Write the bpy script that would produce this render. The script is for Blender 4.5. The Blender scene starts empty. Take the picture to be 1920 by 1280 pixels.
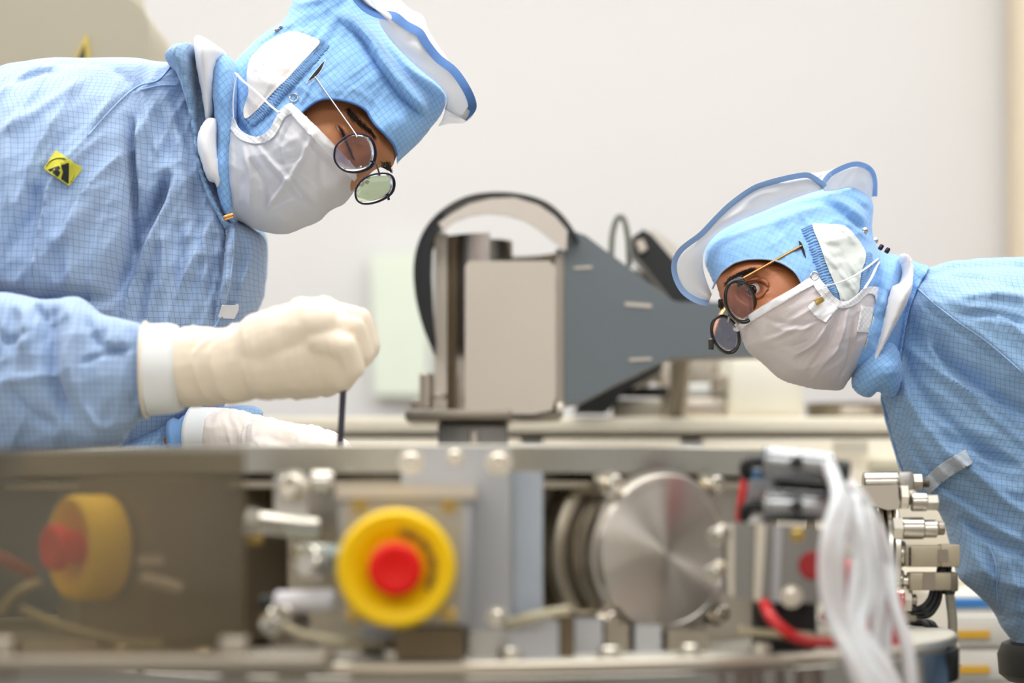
import bpy, bmesh, math, random
import numpy as np
from mathutils import Vector, Matrix
random.seed(7); RNG = np.random.RandomState(11)
SC = bpy.context.scene
COL = SC.collection
F = 4533.33; HZ = 950.0; CX = 960.0; CAMZ = 0.95       # 85 mm lens on a 1920 px wide frame
# ---------------------------------------------------------------- camera, world, lights, exposure
cam = bpy.data.cameras.new('camera'); cam_o = bpy.data.objects.new('camera', cam); COL.objects.link(cam_o)
cam_o.location = (0, 0, CAMZ); cam_o.rotation_euler = (math.pi/2, 0, 0)
cam.sensor_width = 36; cam.lens = 85; cam.shift_y = (HZ-640)/1920; cam.clip_start = 0.05; cam.clip_end = 50
cam.dof.use_dof = True; cam.dof.focus_distance = 2.54; cam.dof.aperture_fstop = 2.5; cam.dof.aperture_blades = 9
SC.camera = cam_o
W = bpy.data.worlds.new('world'); SC.world = W; W.use_nodes = True
W.node_tree.nodes['Background'].inputs[0].default_value = (1.0, 0.97, 0.93, 1)
W.node_tree.nodes['Background'].inputs[1].default_value = 0.35
def area(name, loc, sx, sy, power, color=(.97, .985, 1), rot=(0, 0, 0)):
    l = bpy.data.lights.new(name, 'AREA'); l.shape = 'RECTANGLE'; l.size = sx; l.size_y = sy; l.energy = power; l.color = color
    o = bpy.data.objects.new(name, l); o.location = loc; o.rotation_euler = rot; COL.objects.link(o); return o
area('unseen_overhead_light', (-0.4, 3.25, 2.72), 5.0, 0.8, 40)
area('unseen_overhead_light', (-0.2, 1.9, 2.72), 3.4, 0.7, 32)
area('unseen_overhead_light', (-0.4, -1.3, 2.72), 5.0, 1.0, 90)  # added fill: lights the front wall that the metal reflects
area('unseen_overhead_light', (0.2, 4.75, 2.72), 5.6, 0.5, 7)  # added light to brighten the back wall
SC.view_settings.view_transform = 'Standard'; SC.view_settings.look = 'None'; SC.view_settings.gamma = 1
SC.view_settings.use_curve_mapping = False; SC.view_settings.exposure = -0.04

# ---------------------------------------------------------------- materials
def lin(c):
    return tuple(((x/255)/12.92 if x/255 <= .04045 else (((x/255)+.055)/1.055)**2.4) for x in c)
def nd(nt, t, **k):
    n = nt.nodes.new(t)
    for a, b in k.items(): setattr(n, a, b)
    return n
def mat(name, rgb, rough=.5, metal=0, var=.06, vscale=12, bump=0, bscale=40, stretch=(1, 1, 1), alpha=1, trans=0, spec=.5, coat=0, sub=0, emit=0, sheen=0):
    m = bpy.data.materials.new(name); m.use_nodes = True; nt = m.node_tree; L = nt.links.new
    b = nt.nodes['Principled BSDF']; c = lin(rgb)
    tc = nd(nt, 'ShaderNodeTexCoord'); mp = nd(nt, 'ShaderNodeMapping'); mp.inputs['Scale'].default_value = stretch
    L(tc.outputs['Object'], mp.inputs[0])
    n = nd(nt, 'ShaderNodeTexNoise'); n.inputs['Scale'].default_value = vscale; n.inputs['Detail'].default_value = 4; L(mp.outputs[0], n.inputs[0])
    mx = nd(nt, 'ShaderNodeMix', data_type='RGBA'); L(n.outputs[0], mx.inputs[0])
    mx.inputs[6].default_value = (*[max(0, x*(1-var)) for x in c], 1); mx.inputs[7].default_value = (*[min(1, x*(1+var)) for x in c], 1)
    L(mx.outputs[2], b.inputs['Base Color'])
    b.inputs['Roughness'].default_value = rough; b.inputs['Metallic'].default_value = metal
    b.inputs['Specular IOR Level'].default_value = spec; b.inputs['Alpha'].default_value = alpha
    b.inputs['Transmission Weight'].default_value = trans; b.inputs['Coat Weight'].default_value = coat
    b.inputs['Sheen Weight'].default_value = sheen
    if sub: b.inputs['Subsurface Weight'].default_value = sub; b.inputs['Subsurface Radius'].default_value = (.01, .004, .002)
    if emit: b.inputs['Emission Color'].default_value = (*c, 1); b.inputs['Emission Strength'].default_value = emit
    if bump:
        n2 = nd(nt, 'ShaderNodeTexNoise'); n2.inputs['Scale'].default_value = bscale; n2.inputs['Detail'].default_value = 5; L(mp.outputs[0], n2.inputs[0])
        bp = nd(nt, 'ShaderNodeBump'); bp.inputs['Strength'].default_value = 1; bp.inputs['Distance'].default_value = bump
        L(n2.outputs[0], bp.inputs['Height']); L(bp.outputs[0], b.inputs['Normal'])
    return m
def fabric(name, rgb, line, pitch=(.0058, .0066), lw=.11, ang=0, wr=.0016, wscale=16, wst=(1, .35, 1), rough=.75, translucent=0, alpha=1):
    """woven cleanroom cloth: thin conductive threads in a grid (UV in metres) + crumple relief"""
    m = bpy.data.materials.new(name); m.use_nodes = True; nt = m.node_tree; L = nt.links.new
    b = nt.nodes['Principled BSDF']; c = lin(rgb); cl = lin(line)
    uv = nd(nt, 'ShaderNodeUVMap'); mp = nd(nt, 'ShaderNodeMapping'); mp.inputs['Rotation'].default_value = (0, 0, ang); L(uv.outputs[0], mp.inputs[0])
    sp = nd(nt, 'ShaderNodeSeparateXYZ'); L(mp.outputs[0], sp.inputs[0])
    outs = []
    for k in (0, 1):
        d = nd(nt, 'ShaderNodeMath', operation='DIVIDE'); L(sp.outputs[k], d.inputs[0]); d.inputs[1].default_value = pitch[k]
        f = nd(nt, 'ShaderNodeMath', operation='FRACT'); L(d.outputs[0], f.inputs[0])
        g = nd(nt, 'ShaderNodeMath', operation='LESS_THAN'); L(f.outputs[0], g.inputs[0]); g.inputs[1].default_value = lw
        outs.append(g)
    mxx = nd(nt, 'ShaderNodeMath', operation='MAXIMUM'); L(outs[0].outputs[0], mxx.inputs[0]); L(outs[1].outputs[0], mxx.inputs[1])
    mu = nd(nt, 'ShaderNodeMath', operation='MULTIPLY'); L(mxx.outputs[0], mu.inputs[0]); mu.inputs[1].default_value = .42
    tc = nd(nt, 'ShaderNodeTexCoord'); mo = nd(nt, 'ShaderNodeMapping'); mo.inputs['Scale'].default_value = wst; L(tc.outputs['Object'], mo.inputs[0])
    n = nd(nt, 'ShaderNodeTexNoise'); n.inputs['Scale'].default_value = 9; n.inputs['Detail'].default_value = 2; L(tc.outputs['Object'], n.inputs[0])
    mx = nd(nt, 'ShaderNodeMix', data_type='RGBA'); L(n.outputs[0], mx.inputs[0])
    mx.inputs[6].default_value = (*[x*.93 for x in c], 1); mx.inputs[7].default_value = (*[min(1, x*1.07) for x in c], 1)
    m2 = nd(nt, 'ShaderNodeMix', data_type='RGBA'); L(mu.outputs[0], m2.inputs[0]); L(mx.outputs[2], m2.inputs[6]); m2.inputs[7].default_value = (*cl, 1)
    L(m2.outputs[2], b.inputs['Base Color']); b.inputs['Roughness'].default_value = rough; b.inputs['Sheen Weight'].default_value = .25
    b.inputs['Specular IOR Level'].default_value = .35
    n2 = nd(nt, 'ShaderNodeTexNoise'); n2.inputs['Scale'].default_value = wscale; n2.inputs['Detail'].default_value = 3; n2.inputs['Distortion'].default_value = .6; L(mo.outputs[0], n2.inputs[0])
    bp = nd(nt, 'ShaderNodeBump'); bp.inputs['Strength'].default_value = 1; bp.inputs['Distance'].default_value = wr*8
    L(n2.outputs[0], bp.inputs['Height']); L(bp.outputs[0], b.inputs['Normal'])
    out = nt.nodes['Material Output']
    sh = b.outputs[0]
    if translucent:
        t = nd(nt, 'ShaderNodeBsdfTranslucent'); L(m2.outputs[2], t.inputs[0]); L(bp.outputs[0], t.inputs[1])
        ms = nd(nt, 'ShaderNodeMixShader'); ms.inputs[0].default_value = translucent; L(b.outputs[0], ms.inputs[1]); L(t.outputs[0], ms.inputs[2]); sh = ms.outputs[0]
    if alpha < 1:
        t = nd(nt, 'ShaderNodeBsdfTransparent'); ms = nd(nt, 'ShaderNodeMixShader'); ms.inputs[0].default_value = alpha
        L(t.outputs[0], ms.inputs[1]); L(sh, ms.inputs[2]); sh = ms.outputs[0]
    L(sh, out.inputs[0])
    return m
def brushed(name, rgb, rough=.3, st=(1, 1, 40), radial=False, var=.12):
    m = mat(name, rgb, rough, 1, var=var, vscale=6, bump=.0002, bscale=30, stretch=st)
    return m

# ---------------------------------------------------------------- tools
def P(px, py, d): return Vector(((px-CX)*d/F, d, (HZ-py)*d/F + CAMZ))
def tag(o, label=None, cat=None, group=None, kind=None):
    if label: o['label'] = label
    if cat: o['category'] = cat
    if group: o['group'] = group
    if kind: o['kind'] = kind
    return o
def empty(name, loc, label, cat, group=None):
    o = bpy.data.objects.new(name, None); o.location = loc; o.empty_display_size = .05; COL.objects.link(o)
    return tag(o, label, cat, group)
def wloc(p):
    v = Vector((0, 0, 0))
    while p is not None: v += p.location; p = p.parent
    return v
def link(name, me, m, parent=None, smooth=40, center=None):
    """me in WORLD coordinates; origin moved to centre (top level) or to the parent's origin"""
    o = bpy.data.objects.new(name, me); COL.objects.link(o)
    if parent is not None:
        off = wloc(parent); o.parent = parent
    else:
        co = np.array([v.co[:] for v in me.vertices]); off = Vector(((co[:, 0].min()+co[:, 0].max())/2, (co[:, 1].min()+co[:, 1].max())/2, co[:, 2].min())); o.location = off
    me.transform(Matrix.Translation(-off))
    if m: me.materials.append(m)
    if smooth:
        for p in me.polygons: p.use_smooth = True
        if smooth < 180: me.set_sharp_from_angle(angle=math.radians(smooth))
    return o
def mk(name, V, Fc, m, parent=None, smooth=40):
    me = bpy.data.meshes.new(name); me.from_pydata([tuple(v) for v in V], [], [tuple(f) for f in Fc]); me.update()
    return link(name, me, m, parent, smooth)
class Geo:
    def __init__(s): s.V = []; s.F = []
    def add(s, V, Fc):
        o = len(s.V); s.V += [tuple(v) for v in V]; s.F += [tuple(i+o for i in f) for f in Fc]; return s
    def obj(s, name, m, parent=None, smooth=40): return mk(name, s.V, s.F, m, parent, smooth)
def frame_of(axis):
    a = Vector(axis).normalized(); t = Vector((0, 0, 1)) if abs(a.z) < .9 else Vector((1, 0, 0))
    u = a.cross(t).normalized(); v = a.cross(u).normalized(); return a, u, v
def lathe(prof, origin, axis, seg=32, g=None, ph=0):
    """prof: (radius, distance along axis)"""
    g = g or Geo(); a, u, v = frame_of(axis); o = Vector(origin); V = []; Fc = []
    for r, h in prof:
        for k in range(seg):
            t = 2*math.pi*(k+ph)/seg; V.append(o + a*h + (u*math.cos(t)+v*math.sin(t))*max(r, 1e-5))
    n = len(prof)
    for i in range(n-1):
        for k in range(seg):
            k2 = (k+1) % seg; Fc.append((i*seg+k, i*seg+k2, (i+1)*seg+k2, (i+1)*seg+k))
    if prof[0][0] > 1e-4: Fc.append(tuple(range(seg))[::-1])
    if prof[-1][0] > 1e-4: Fc.append(tuple((n-1)*seg+k for k in range(seg)))
    return g.add(V, Fc)
def cyl(p0, p1, r, seg=24, g=None, bev=.12, r2=None, ph=0):
    p0 = Vector(p0); p1 = Vector(p1); L = (p1-p0).length; b = min(r*bev, L*.3); r2 = r2 or r
    return lathe([(r-b, 0), (r, b), (r2, L-b), (r2-b, L)], p0, p1-p0, seg, g, ph)
def box(c, s, rz=0, bev=.002, g=None, rot=None):
    g = g or Geo(); hx, hy, hz = [x/2 for x in s]; b = min(bev, hx*.45, hy*.45, hz*.45)
    V = []; M = rot or Matrix.Rotation(rz, 3, 'Z'); c = Vector(c)
    bm = bmesh.new(); bmesh.ops.create_cube(bm, size=1)
    for v in bm.verts: v.co = Vector((v.co.x*2*hx, v.co.y*2*hy, v.co.z*2*hz))
    if b > 1e-5: bmesh.ops.bevel(bm, geom=bm.edges[:], offset=b, segments=2, affect='EDGES', profile=.5)
    bm.verts.index_update(); V = [c + M @ v.co for v in bm.verts]; Fc = [[v.index for v in f.verts] for f in bm.faces]; bm.free()
    return g.add(V, Fc)
def cr(pts, n=8, closed=False):
    """Catmull-Rom through points"""
    p = np.array([list(q) for q in pts], float); N = len(p); out = []
    rng = range(N if closed else N-1)
    for i in rng:
        if closed: a, b, c, d = p[(i-1) % N], p[i], p[(i+1) % N], p[(i+2) % N]
        else: a, b, c, d = p[max(i-1, 0)], p[i], p[i+1], p[min(i+2, N-1)]
        for t in np.arange(n)/n:
            out.append(.5*((2*b)+(-a+c)*t+(2*a-5*b+4*c-d)*t*t+(-a+3*b-3*c+d)*t**3))
    if not closed: out.append(p[-1])
    return np.array(out)
def tube(pts, r, seg=10, closed=False, sm=6, g=None, rf=None, flat=1.0):
    """round (or flattened) tube along a smooth path; rf(t)->radius factor"""
    g = g or Geo(); q = cr(pts, sm, closed) if sm else np.array([list(x) for x in pts]); N = len(q); V = []; Fc = []
    pu = None
    for i in range(N):
        a = q[(i-1) % N] if (closed or i) else q[i]; b = q[(i+1) % N] if (closed or i < N-1) else q[i]
        t = Vector(b-a).normalized()
        if pu is None: _, u, _ = frame_of(t)
        else: u = (pu - t*pu.dot(t)); u = u.normalized() if u.length > 1e-6 else frame_of(t)[1]
        pu = u; v = t.cross(u); rr = r*(rf(i/(N-1)) if rf else 1)
        for k in range(seg):
            th = 2*math.pi*k/seg; V.append(Vector(q[i]) + u*math.cos(th)*rr + v*math.sin(th)*rr*flat)
    for i in range(N if closed else N-1):
        j = (i+1) % N
        for k in range(seg):
            k2 = (k+1) % seg; Fc.append((i*seg+k, i*seg+k2, j*seg+k2, j*seg+k))
    if not closed: Fc.append(tuple(range(seg))[::-1]); Fc.append(tuple((N-1)*seg+k for k in range(seg)))
    return g.add(V, Fc)
def extrude(poly, d, th, bev=.0):
    """slab: pixel-measured outline at depth d, real thickness th going away from the viewer"""
    g = Geo(); n = len(poly); A = [P(x, y, d) for x, y in poly]; B = [a + Vector((0, th, 0)) for a in A]
    Fc = [tuple(range(n)), tuple(range(2*n-1, n-1, -1))] + [(i, i+n, (i+1) % n+n, (i+1) % n) for i in range(n)]
    return g.add(A+B, Fc)

# ---- signed distance to polygon / noise
def sdf(poly, X, Z):
    """positive inside"""
    p = np.asarray(poly, float); n = len(p); D = np.full(X.shape, 1e9); ins = np.zeros(X.shape, bool)
    for i in range(n):
        x0, z0 = p[i]; x1, z1 = p[(i+1) % n]; dx, dz = x1-x0, z1-z0; L = dx*dx+dz*dz+1e-18
        t = np.clip(((X-x0)*dx+(Z-z0)*dz)/L, 0, 1); D = np.minimum(D, (X-x0-t*dx)**2+(Z-z0-t*dz)**2)
        if z0 != z1:
            c = ((z0 > Z) != (z1 > Z)) & (X < dx*(Z-z0)/dz+x0); ins ^= c
    D = np.sqrt(D); return np.where(ins, D, -D)
def linedist(pl, X, Z):
    p = np.asarray(pl, float); D = np.full(X.shape, 1e9); T = np.zeros(X.shape); n = len(p)-1
    for i in range(n):
        x0, z0 = p[i]; x1, z1 = p[i+1]; dx, dz = x1-x0, z1-z0; L = dx*dx+dz*dz+1e-18
        t = np.clip(((X-x0)*dx+(Z-z0)*dz)/L, 0, 1); d = (X-x0-t*dx)**2+(Z-z0-t*dz)**2
        T = np.where(d < D, (i+t)/n, T); D = np.minimum(D, d)
    return np.sqrt(D), T
_lat = RNG.rand(64, 64)
def vnoise(x, y):
    xi = np.floor(x).astype(int); yi = np.floor(y).astype(int); fx = x-xi; fy = y-yi
    fx = fx*fx*fx*(fx*(fx*6-15)+10); fy = fy*fy*fy*(fy*(fy*6-15)+10)
    L = lambda a, b: _lat[a % 64, b % 64]
    return (L(xi, yi)*(1-fx)+L(xi+1, yi)*fx)*(1-fy)+(L(xi, yi+1)*(1-fx)+L(xi+1, yi+1)*fx)*fy
def folds(X, Z, ang, lw, ls, seed=0, warp=.4):
    """ridged folds running along direction ang; lw = width, ls = length scale (metres)"""
    c, s = math.cos(ang), math.sin(ang); u = (X*c+Z*s)/ls; v = (-X*s+Z*c)/lw
    w = vnoise(X/(lw*3)+seed*7.3, Z/(lw*3)+seed*3.1)
    n = vnoise(u+seed*11.7, v+seed*5.3+warp*4*w)
    n2 = vnoise(u*2+seed*4.7+9, v*2.1+seed*2.3+warp*6*w)
    r = 1-np.abs(2*n-1); r2 = 1-np.abs(2*n2-1)
    return r**1.6*.7+r2**1.6*.3
def tri_clip(V, T, f):
    """clip a 2D triangle mesh by f>0 (f: per-vertex); returns V,T, source weights, new-boundary flags"""
    V = [tuple(v) for v in V]; f = list(f); keep = []; cache = {}; flag = [False]*len(V)
    def cut(a, b):
        k = (min(a, b), max(a, b))
        if k not in cache:
            t = f[a]/(f[a]-f[b]); A, B = V[a], V[b]; V.append(tuple(A[i]+(B[i]-A[i])*t for i in range(len(A)))); f.append(0.0); flag.append(True); cache[k] = len(V)-1
        return cache[k]
    T = np.asarray(T); fa = np.array(f); pos = fa[T] > 0; cnt = pos.sum(1)
    out = [T[cnt == 3]]; extra = []
    for tri, ps, c in zip(T[(cnt > 0) & (cnt < 3)], pos[(cnt > 0) & (cnt < 3)], cnt[(cnt > 0) & (cnt < 3)]):
        a, b, cc = [int(x) for x in tri]; ps = list(ps)
        while not (ps[0] and (c == 1 or (ps[1]))) or (c == 1 and (ps[1] or ps[2])):
            a, b, cc = b, cc, a; ps = ps[1:]+ps[:1]
        if c == 1: extra.append((a, cut(a, b), cut(a, cc)))
        else:
            p, q = cut(b, cc), cut(cc, a); extra.append((a, b, p)); extra.append((a, p, q))
    T2 = np.concatenate([out[0], np.array(extra, int).reshape(-1, 3)]) if extra else out[0]
    used = np.unique(T2); mp = -np.ones(len(V), int); mp[used] = np.arange(len(used))
    return np.array(V)[used], mp[T2], np.array(flag)[used]
class Puff:
    """inflated closed shape: outline (pixels at depth d), half thickness hd. Poisson inflation, folds on top."""
    def __init__(s, outline, d, hd, step=.0035, power=.5, smooth=5, tilt=None, strokes=(), bumps=(), noise=(), back=1.0, bias=0, clipcoarse=80):
        s.d = d; o = np.array(outline, float); o = cr(o, smooth, True) if smooth else o
        s.toW = lambda q, dd=None: np.stack([(np.asarray(q, float)[:, 0]-CX)*(dd or d)/F, (HZ-np.asarray(q, float)[:, 1])*(dd or d)/F], 1)
        w = s.toW(o); s.w = w; x0, z0 = w.min(0)-step*2; x1, z1 = w.max(0)+step*2; s.step = step
        # coarse Poisson
        cs = max((x1-x0), (z1-z0))/clipcoarse; xs = np.arange(x0, x1+cs, cs); zs = np.arange(z0, z1+cs, cs)
        X, Z = np.meshgrid(xs, zs, indexing='ij'); D = sdf(w, X, Z); ins = D > 0; phi = np.where(ins, D, 0)
        for it in range(900):
            a = (np.roll(phi, 1, 0)+np.roll(phi, -1, 0)+np.roll(phi, 1, 1)+np.roll(phi, -1, 1)+cs*cs*4)/4; phi = np.where(ins, a, 0)
        q = np.where(D > cs*.35, phi/np.maximum(D, 1e-9), 0); ok = D > cs*.35
        for it in range(6):
            nb = sum(np.roll(np.where(ok, q, 0), k, ax) for k, ax in ((1, 0), (-1, 0), (1, 1), (-1, 1))); nc = sum(np.roll(ok.astype(float), k, ax) for k, ax in ((1, 0), (-1, 0), (1, 1), (-1, 1)))
            new = (~ok) & (nc > 0); q = np.where(new, nb/np.maximum(nc, 1), q); ok = ok | new
        s.x0, s.z0 = x0, z0; s.xs = np.arange(x0, x1+step, step); s.zs = np.arange(z0, z1+step, step)
        X, Z = np.meshgrid(s.xs, s.zs, indexing='ij'); s.X, s.Z = X, Z; s.D = sdf(w, X, Z)
        fi = (X-x0)/cs; fj = (Z-z0)/cs; i = np.clip(fi.astype(int), 0, q.shape[0]-2); j = np.clip(fj.astype(int), 0, q.shape[1]-2); fi = fi-i; fj = fj-j
        Q = (q[i, j]*(1-fi)+q[i+1, j]*fi)*(1-fj)+(q[i, j+1]*(1-fi)+q[i+1, j+1]*fi)*fj
        ph = np.maximum(Q*s.D, 0); ph /= ph.max()
        s.H = hd*ph**power; s.H0 = s.H.copy()
        edge = np.clip(s.D/.02, 0, 1); edge = edge*edge*(3-2*edge)
        if tilt is None: s.dc = np.full(X.shape, d)
        else:
            tp = np.array(tilt, float); c = s.toW(tp[:, :2]); ww = [1/(((X-a)**2+(Z-b)**2)+.012**2)**1.2 for a, b in c]; S = sum(ww); s.dc = sum(k*v for k, v in zip(ww, tp[:, 2]))/S
        if bias: s.H += bias*edge
        add = np.zeros(X.shape); addb = 0*add
        def seen(q): p = s.on(q[:, 0], q[:, 1]); return np.stack([p[:, 0], p[:, 2]-CAMZ], 1)
        for poly, amp, pw in bumps:
            b = seen(cr(poly, 5, True)); db = sdf(b, X, Z); R = max(db.max(), 1e-4); t = np.clip(db/R, 0, 1); addb = addb + amp*(t*(2-t))**pw
        add = add+addb; H1 = s.H; s.H = H1+addb*edge
        for st in strokes:
            pts, wd, amp = st[:3]; dist, T = linedist(seen(cr(pts, 4)), X, Z); wdm = max(wd*d/F, step*1.25); tp = np.clip(np.minimum(T, 1-T)*5, 0, 1)
            add = add + amp*np.exp(-(dist/wdm)**2)*(.25+.75*tp)
        s.H = H1
        for ang, lw, ls, amp, seed in noise:
            add += amp*(folds(X, Z, ang, lw, ls, seed)-.45)
        s.Hs = s.H.copy(); s.H += add*edge; s.Hs += addb*edge
        s.H = np.where(s.D > 0, np.maximum(s.H, .0005), 0)
        s.back = back
    def samp(s, A, x, z):
        fi = np.clip((x-s.x0)/s.step, 0, A.shape[0]-1.001); fj = np.clip((z-s.z0)/s.step, 0, A.shape[1]-1.001); i = fi.astype(int); j = fj.astype(int); fi = fi-i; fj = fj-j
        return (A[i, j]*(1-fi)+A[i+1, j]*fi)*(1-fj)+(A[i, j+1]*(1-fi)+A[i+1, j+1]*fi)*fj
    def on(s, px, py, lift=0.0):
        """world points on the near surface that show at these pixels"""
        px = np.atleast_1d(np.asarray(px, float)); py = np.atleast_1d(np.asarray(py, float)); ds = np.full(px.shape, s.d)
        for _ in range(6):
            x = (px-CX)*ds/F; z = (HZ-py)*ds/F; ds = s.samp(s.dc-s.H, x, z)-lift
        return np.stack([(px-CX)*ds/F, ds, (HZ-py)*ds/F+CAMZ], 1)
    def tri2d(s, regions=(), holes=()):
        ni, nj = s.X.shape; idx = np.arange(ni*nj).reshape(ni, nj); a, b, c, e = idx[:-1, :-1].ravel(), idx[1:, :-1].ravel(), idx[1:, 1:].ravel(), idx[:-1, 1:].ravel()
        T = np.concatenate([np.stack([a, b, c], 1), np.stack([a, c, e], 1)]); Df = s.D.ravel()
        T = T[(Df[T] > 0).any(1)]
        # arc-length uv
        Hx = np.gradient(s.Hs, s.step, axis=0); Hz = np.gradient(s.Hs, s.step, axis=1)
        U = np.cumsum(np.sqrt(1+np.clip(Hx, -1.2, 1.2)**2), 0)*s.step; Vv = np.cumsum(np.sqrt(1+np.clip(Hz, -1.2, 1.2)**2), 1)*s.step
        c0 = U.shape[0]//2; U = U-U[c0:c0+1, :]; c1 = Vv.shape[1]//2; Vv = Vv-Vv[:, c1:c1+1]
        V = np.stack([s.X.ravel(), s.Z.ravel(), U.ravel(), Vv.ravel()], 1)
        used = np.unique(T); mp = -np.ones(len(V), int); mp[used] = np.arange(len(used)); V = V[used]; T = mp[T]; f = Df[used]
        V, T, fl = tri_clip(V, T, f); sil = fl.copy()
        for poly, sg in [(r, 1) for r in regions]+[(h, -1) for h in holes]:
            dd = s.d; w = s.regionW(poly); f = sg*sdf(w, V[:, 0], V[:, 1]); 
            Vs = np.concatenate([V, sil[:, None].astype(float)], 1); Vs, T, fl = tri_clip(Vs, T, f); V = Vs[:, :4]; sil = Vs[:, 4] > .99
        return V, T, sil
    def regionW(s, poly):
        """outline given as seen on the near surface"""
        q = cr(poly, 4, True); p = s.on(q[:, 0], q[:, 1]); return np.stack([p[:, 0], p[:, 2]-CAMZ], 1)
    def build(s, name, m, parent=None, regions=(), holes=(), both=True, thick=0, lift=0):
        V, T, sil = s.tri2d(regions, holes); h = s.samp(s.H, V[:, 0], V[:, 1]); hb = s.samp(s.H0, V[:, 0], V[:, 1])*s.back; dc = s.samp(s.dc, V[:, 0], V[:, 1])
        h = np.where(sil, 0, h); hb = np.where(sil, 0, hb); n = len(V)
        co = np.stack([V[:, 0], dc-h-lift, V[:, 1]+CAMZ], 1); uv = V[:, 2:4]; tr = T[:, ::1]
        if both:
            map2 = np.where(sil, np.arange(n), n+np.cumsum(~sil)-1); bk = np.stack([V[:, 0], dc+hb, V[:, 1]+CAMZ], 1)[~sil]
            co = np.concatenate([co, bk]); tr = np.concatenate([T, map2[T][:, ::-1]]); uv = np.concatenate([uv, uv[~sil]])
        me = bpy.data.meshes.new(name); me.from_pydata(co.tolist(), [], tr.tolist()); me.update()
        ul = me.uv_layers.new(name='UVMap'); li = np.empty(len(me.loops), int); me.loops.foreach_get('vertex_index', li); ul.data.foreach_set('uv', uv[li].astype(np.float32).ravel())
        o = link(name, me, m, parent, 180)
        if thick:
            md = o.modifiers.new('thickness', 'SOLIDIFY'); md.thickness = thick; md.offset = 0
        return o
def sheet(name, poly, surf, m, parent, lift=.0015, step=2.5, thick=.0008, smooth=4, wave=None):
    """a piece of cloth or print lying on a near surface, outline in pixels"""
    o = cr(poly, smooth, True) if smooth else np.array(poly, float); x0, y0 = o.min(0)-step; x1, y1 = o.max(0)+step
    xs = np.arange(x0, x1+step, step); ys = np.arange(y0, y1+step, step); X, Y = np.meshgrid(xs, ys, indexing='ij'); D = sdf(o, X, Y)
    ni, nj = X.shape; idx = np.arange(ni*nj).reshape(ni, nj); a, b, c, e = idx[:-1, :-1].ravel(), idx[1:, :-1].ravel(), idx[1:, 1:].ravel(), idx[:-1, 1:].ravel()
    T = np.concatenate([np.stack([a, b, c], 1), np.stack([a, c, e], 1)]); V, T, fl = tri_clip(np.stack([X.ravel(), Y.ravel()], 1), T, D.ravel())
    dd = sdf(o, V[:, 0], V[:, 1]); l = lift
    p = surf.on(V[:, 0], V[:, 1], 0)
    lf = lift*np.ones(len(p))
    if wave: lf = lf + wave*np.clip(dd/8, 0, 1)*(vnoise(V[:, 0]/16, V[:, 1]/11)-.2)
    k = (p[:, 1]-lf)/p[:, 1]; p = np.stack([p[:, 0]*k, p[:, 1]-lf, (p[:, 2]-CAMZ)*k+CAMZ], 1)
    me = bpy.data.meshes.new(name); me.from_pydata(p.tolist(), [], T[:, ::-1].tolist()); me.update()
    ul = me.uv_layers.new(name='UVMap'); li = np.empty(len(me.loops), int); me.loops.foreach_get('vertex_index', li)
    uv = np.stack([p[:, 0], p[:, 2]], 1); ul.data.foreach_set('uv', uv[li].astype(np.float32).ravel())
    ob = link(name, me, m, parent, 180)
    if thick: md = ob.modifiers.new('thickness', 'SOLIDIFY'); md.thickness = thick; md.offset = 1
    return ob
def cord(name, pts, surf, r, m, parent, lift=.002, closed=False, flat=1.0, sm=6):
    q = cr(pts, 4, closed); p = surf.on(q[:, 0], q[:, 1], lift)
    return tube(p, r, 8, closed, sm=2, flat=flat).obj(name, m, parent, 180)
def blob(name, caps, voxel, m, parent, smooth_it=6, extra=None, wrinkle=None):
    """tapered capsules (p0, r0, p1, r1) fused by voxel remesh into ONE continuous surface"""
    g = Geo()
    for p0, r0, p1, r1 in caps:
        p0 = Vector(p0); p1 = Vector(p1); L = (p1-p0).length; pr = []
        for k in range(6): t = math.pi/2*k/6; pr.append((r0*math.sin(t), -r0*math.cos(t)))
        pr.append((r0, 0)); pr.append((r1, L))
        for k in range(1, 6): t = math.pi/2*k/6; pr.append((r1*math.cos(t), L+r1*math.sin(t)))
        pr.append((0, L+r1)); lathe(pr, p0, (p1-p0) if L > 1e-6 else Vector((0, 0, 1)), 20, g)
    me = bpy.data.meshes.new(name); me.from_pydata(g.V, [], g.F); me.update()
    o = bpy.data.objects.new(name+'_tmp', me); COL.objects.link(o)
    r = o.modifiers.new('r', 'REMESH'); r.mode = 'VOXEL'; r.voxel_size = voxel
    s = o.modifiers.new('s', 'SMOOTH'); s.factor = .5; s.iterations = smooth_it
    dg = bpy.context.evaluated_depsgraph_get(); me2 = bpy.data.meshes.new_from_object(o.evaluated_get(dg)); bpy.data.objects.remove(o)
    if wrinkle:
        n = len(me2.vertices); co = np.empty(n*3); me2.vertices.foreach_get('co', co); co = co.reshape(-1, 3); no = np.empty(n*3); me2.vertex_normals.foreach_get('vector', no); no = no.reshape(-1, 3)
        co = co + no*wrinkle(co)[:, None]; me2.vertices.foreach_set('co', co.ravel()); me2.update()
    me2.name = name
    return link(name, me2, m, parent, 180)
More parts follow.
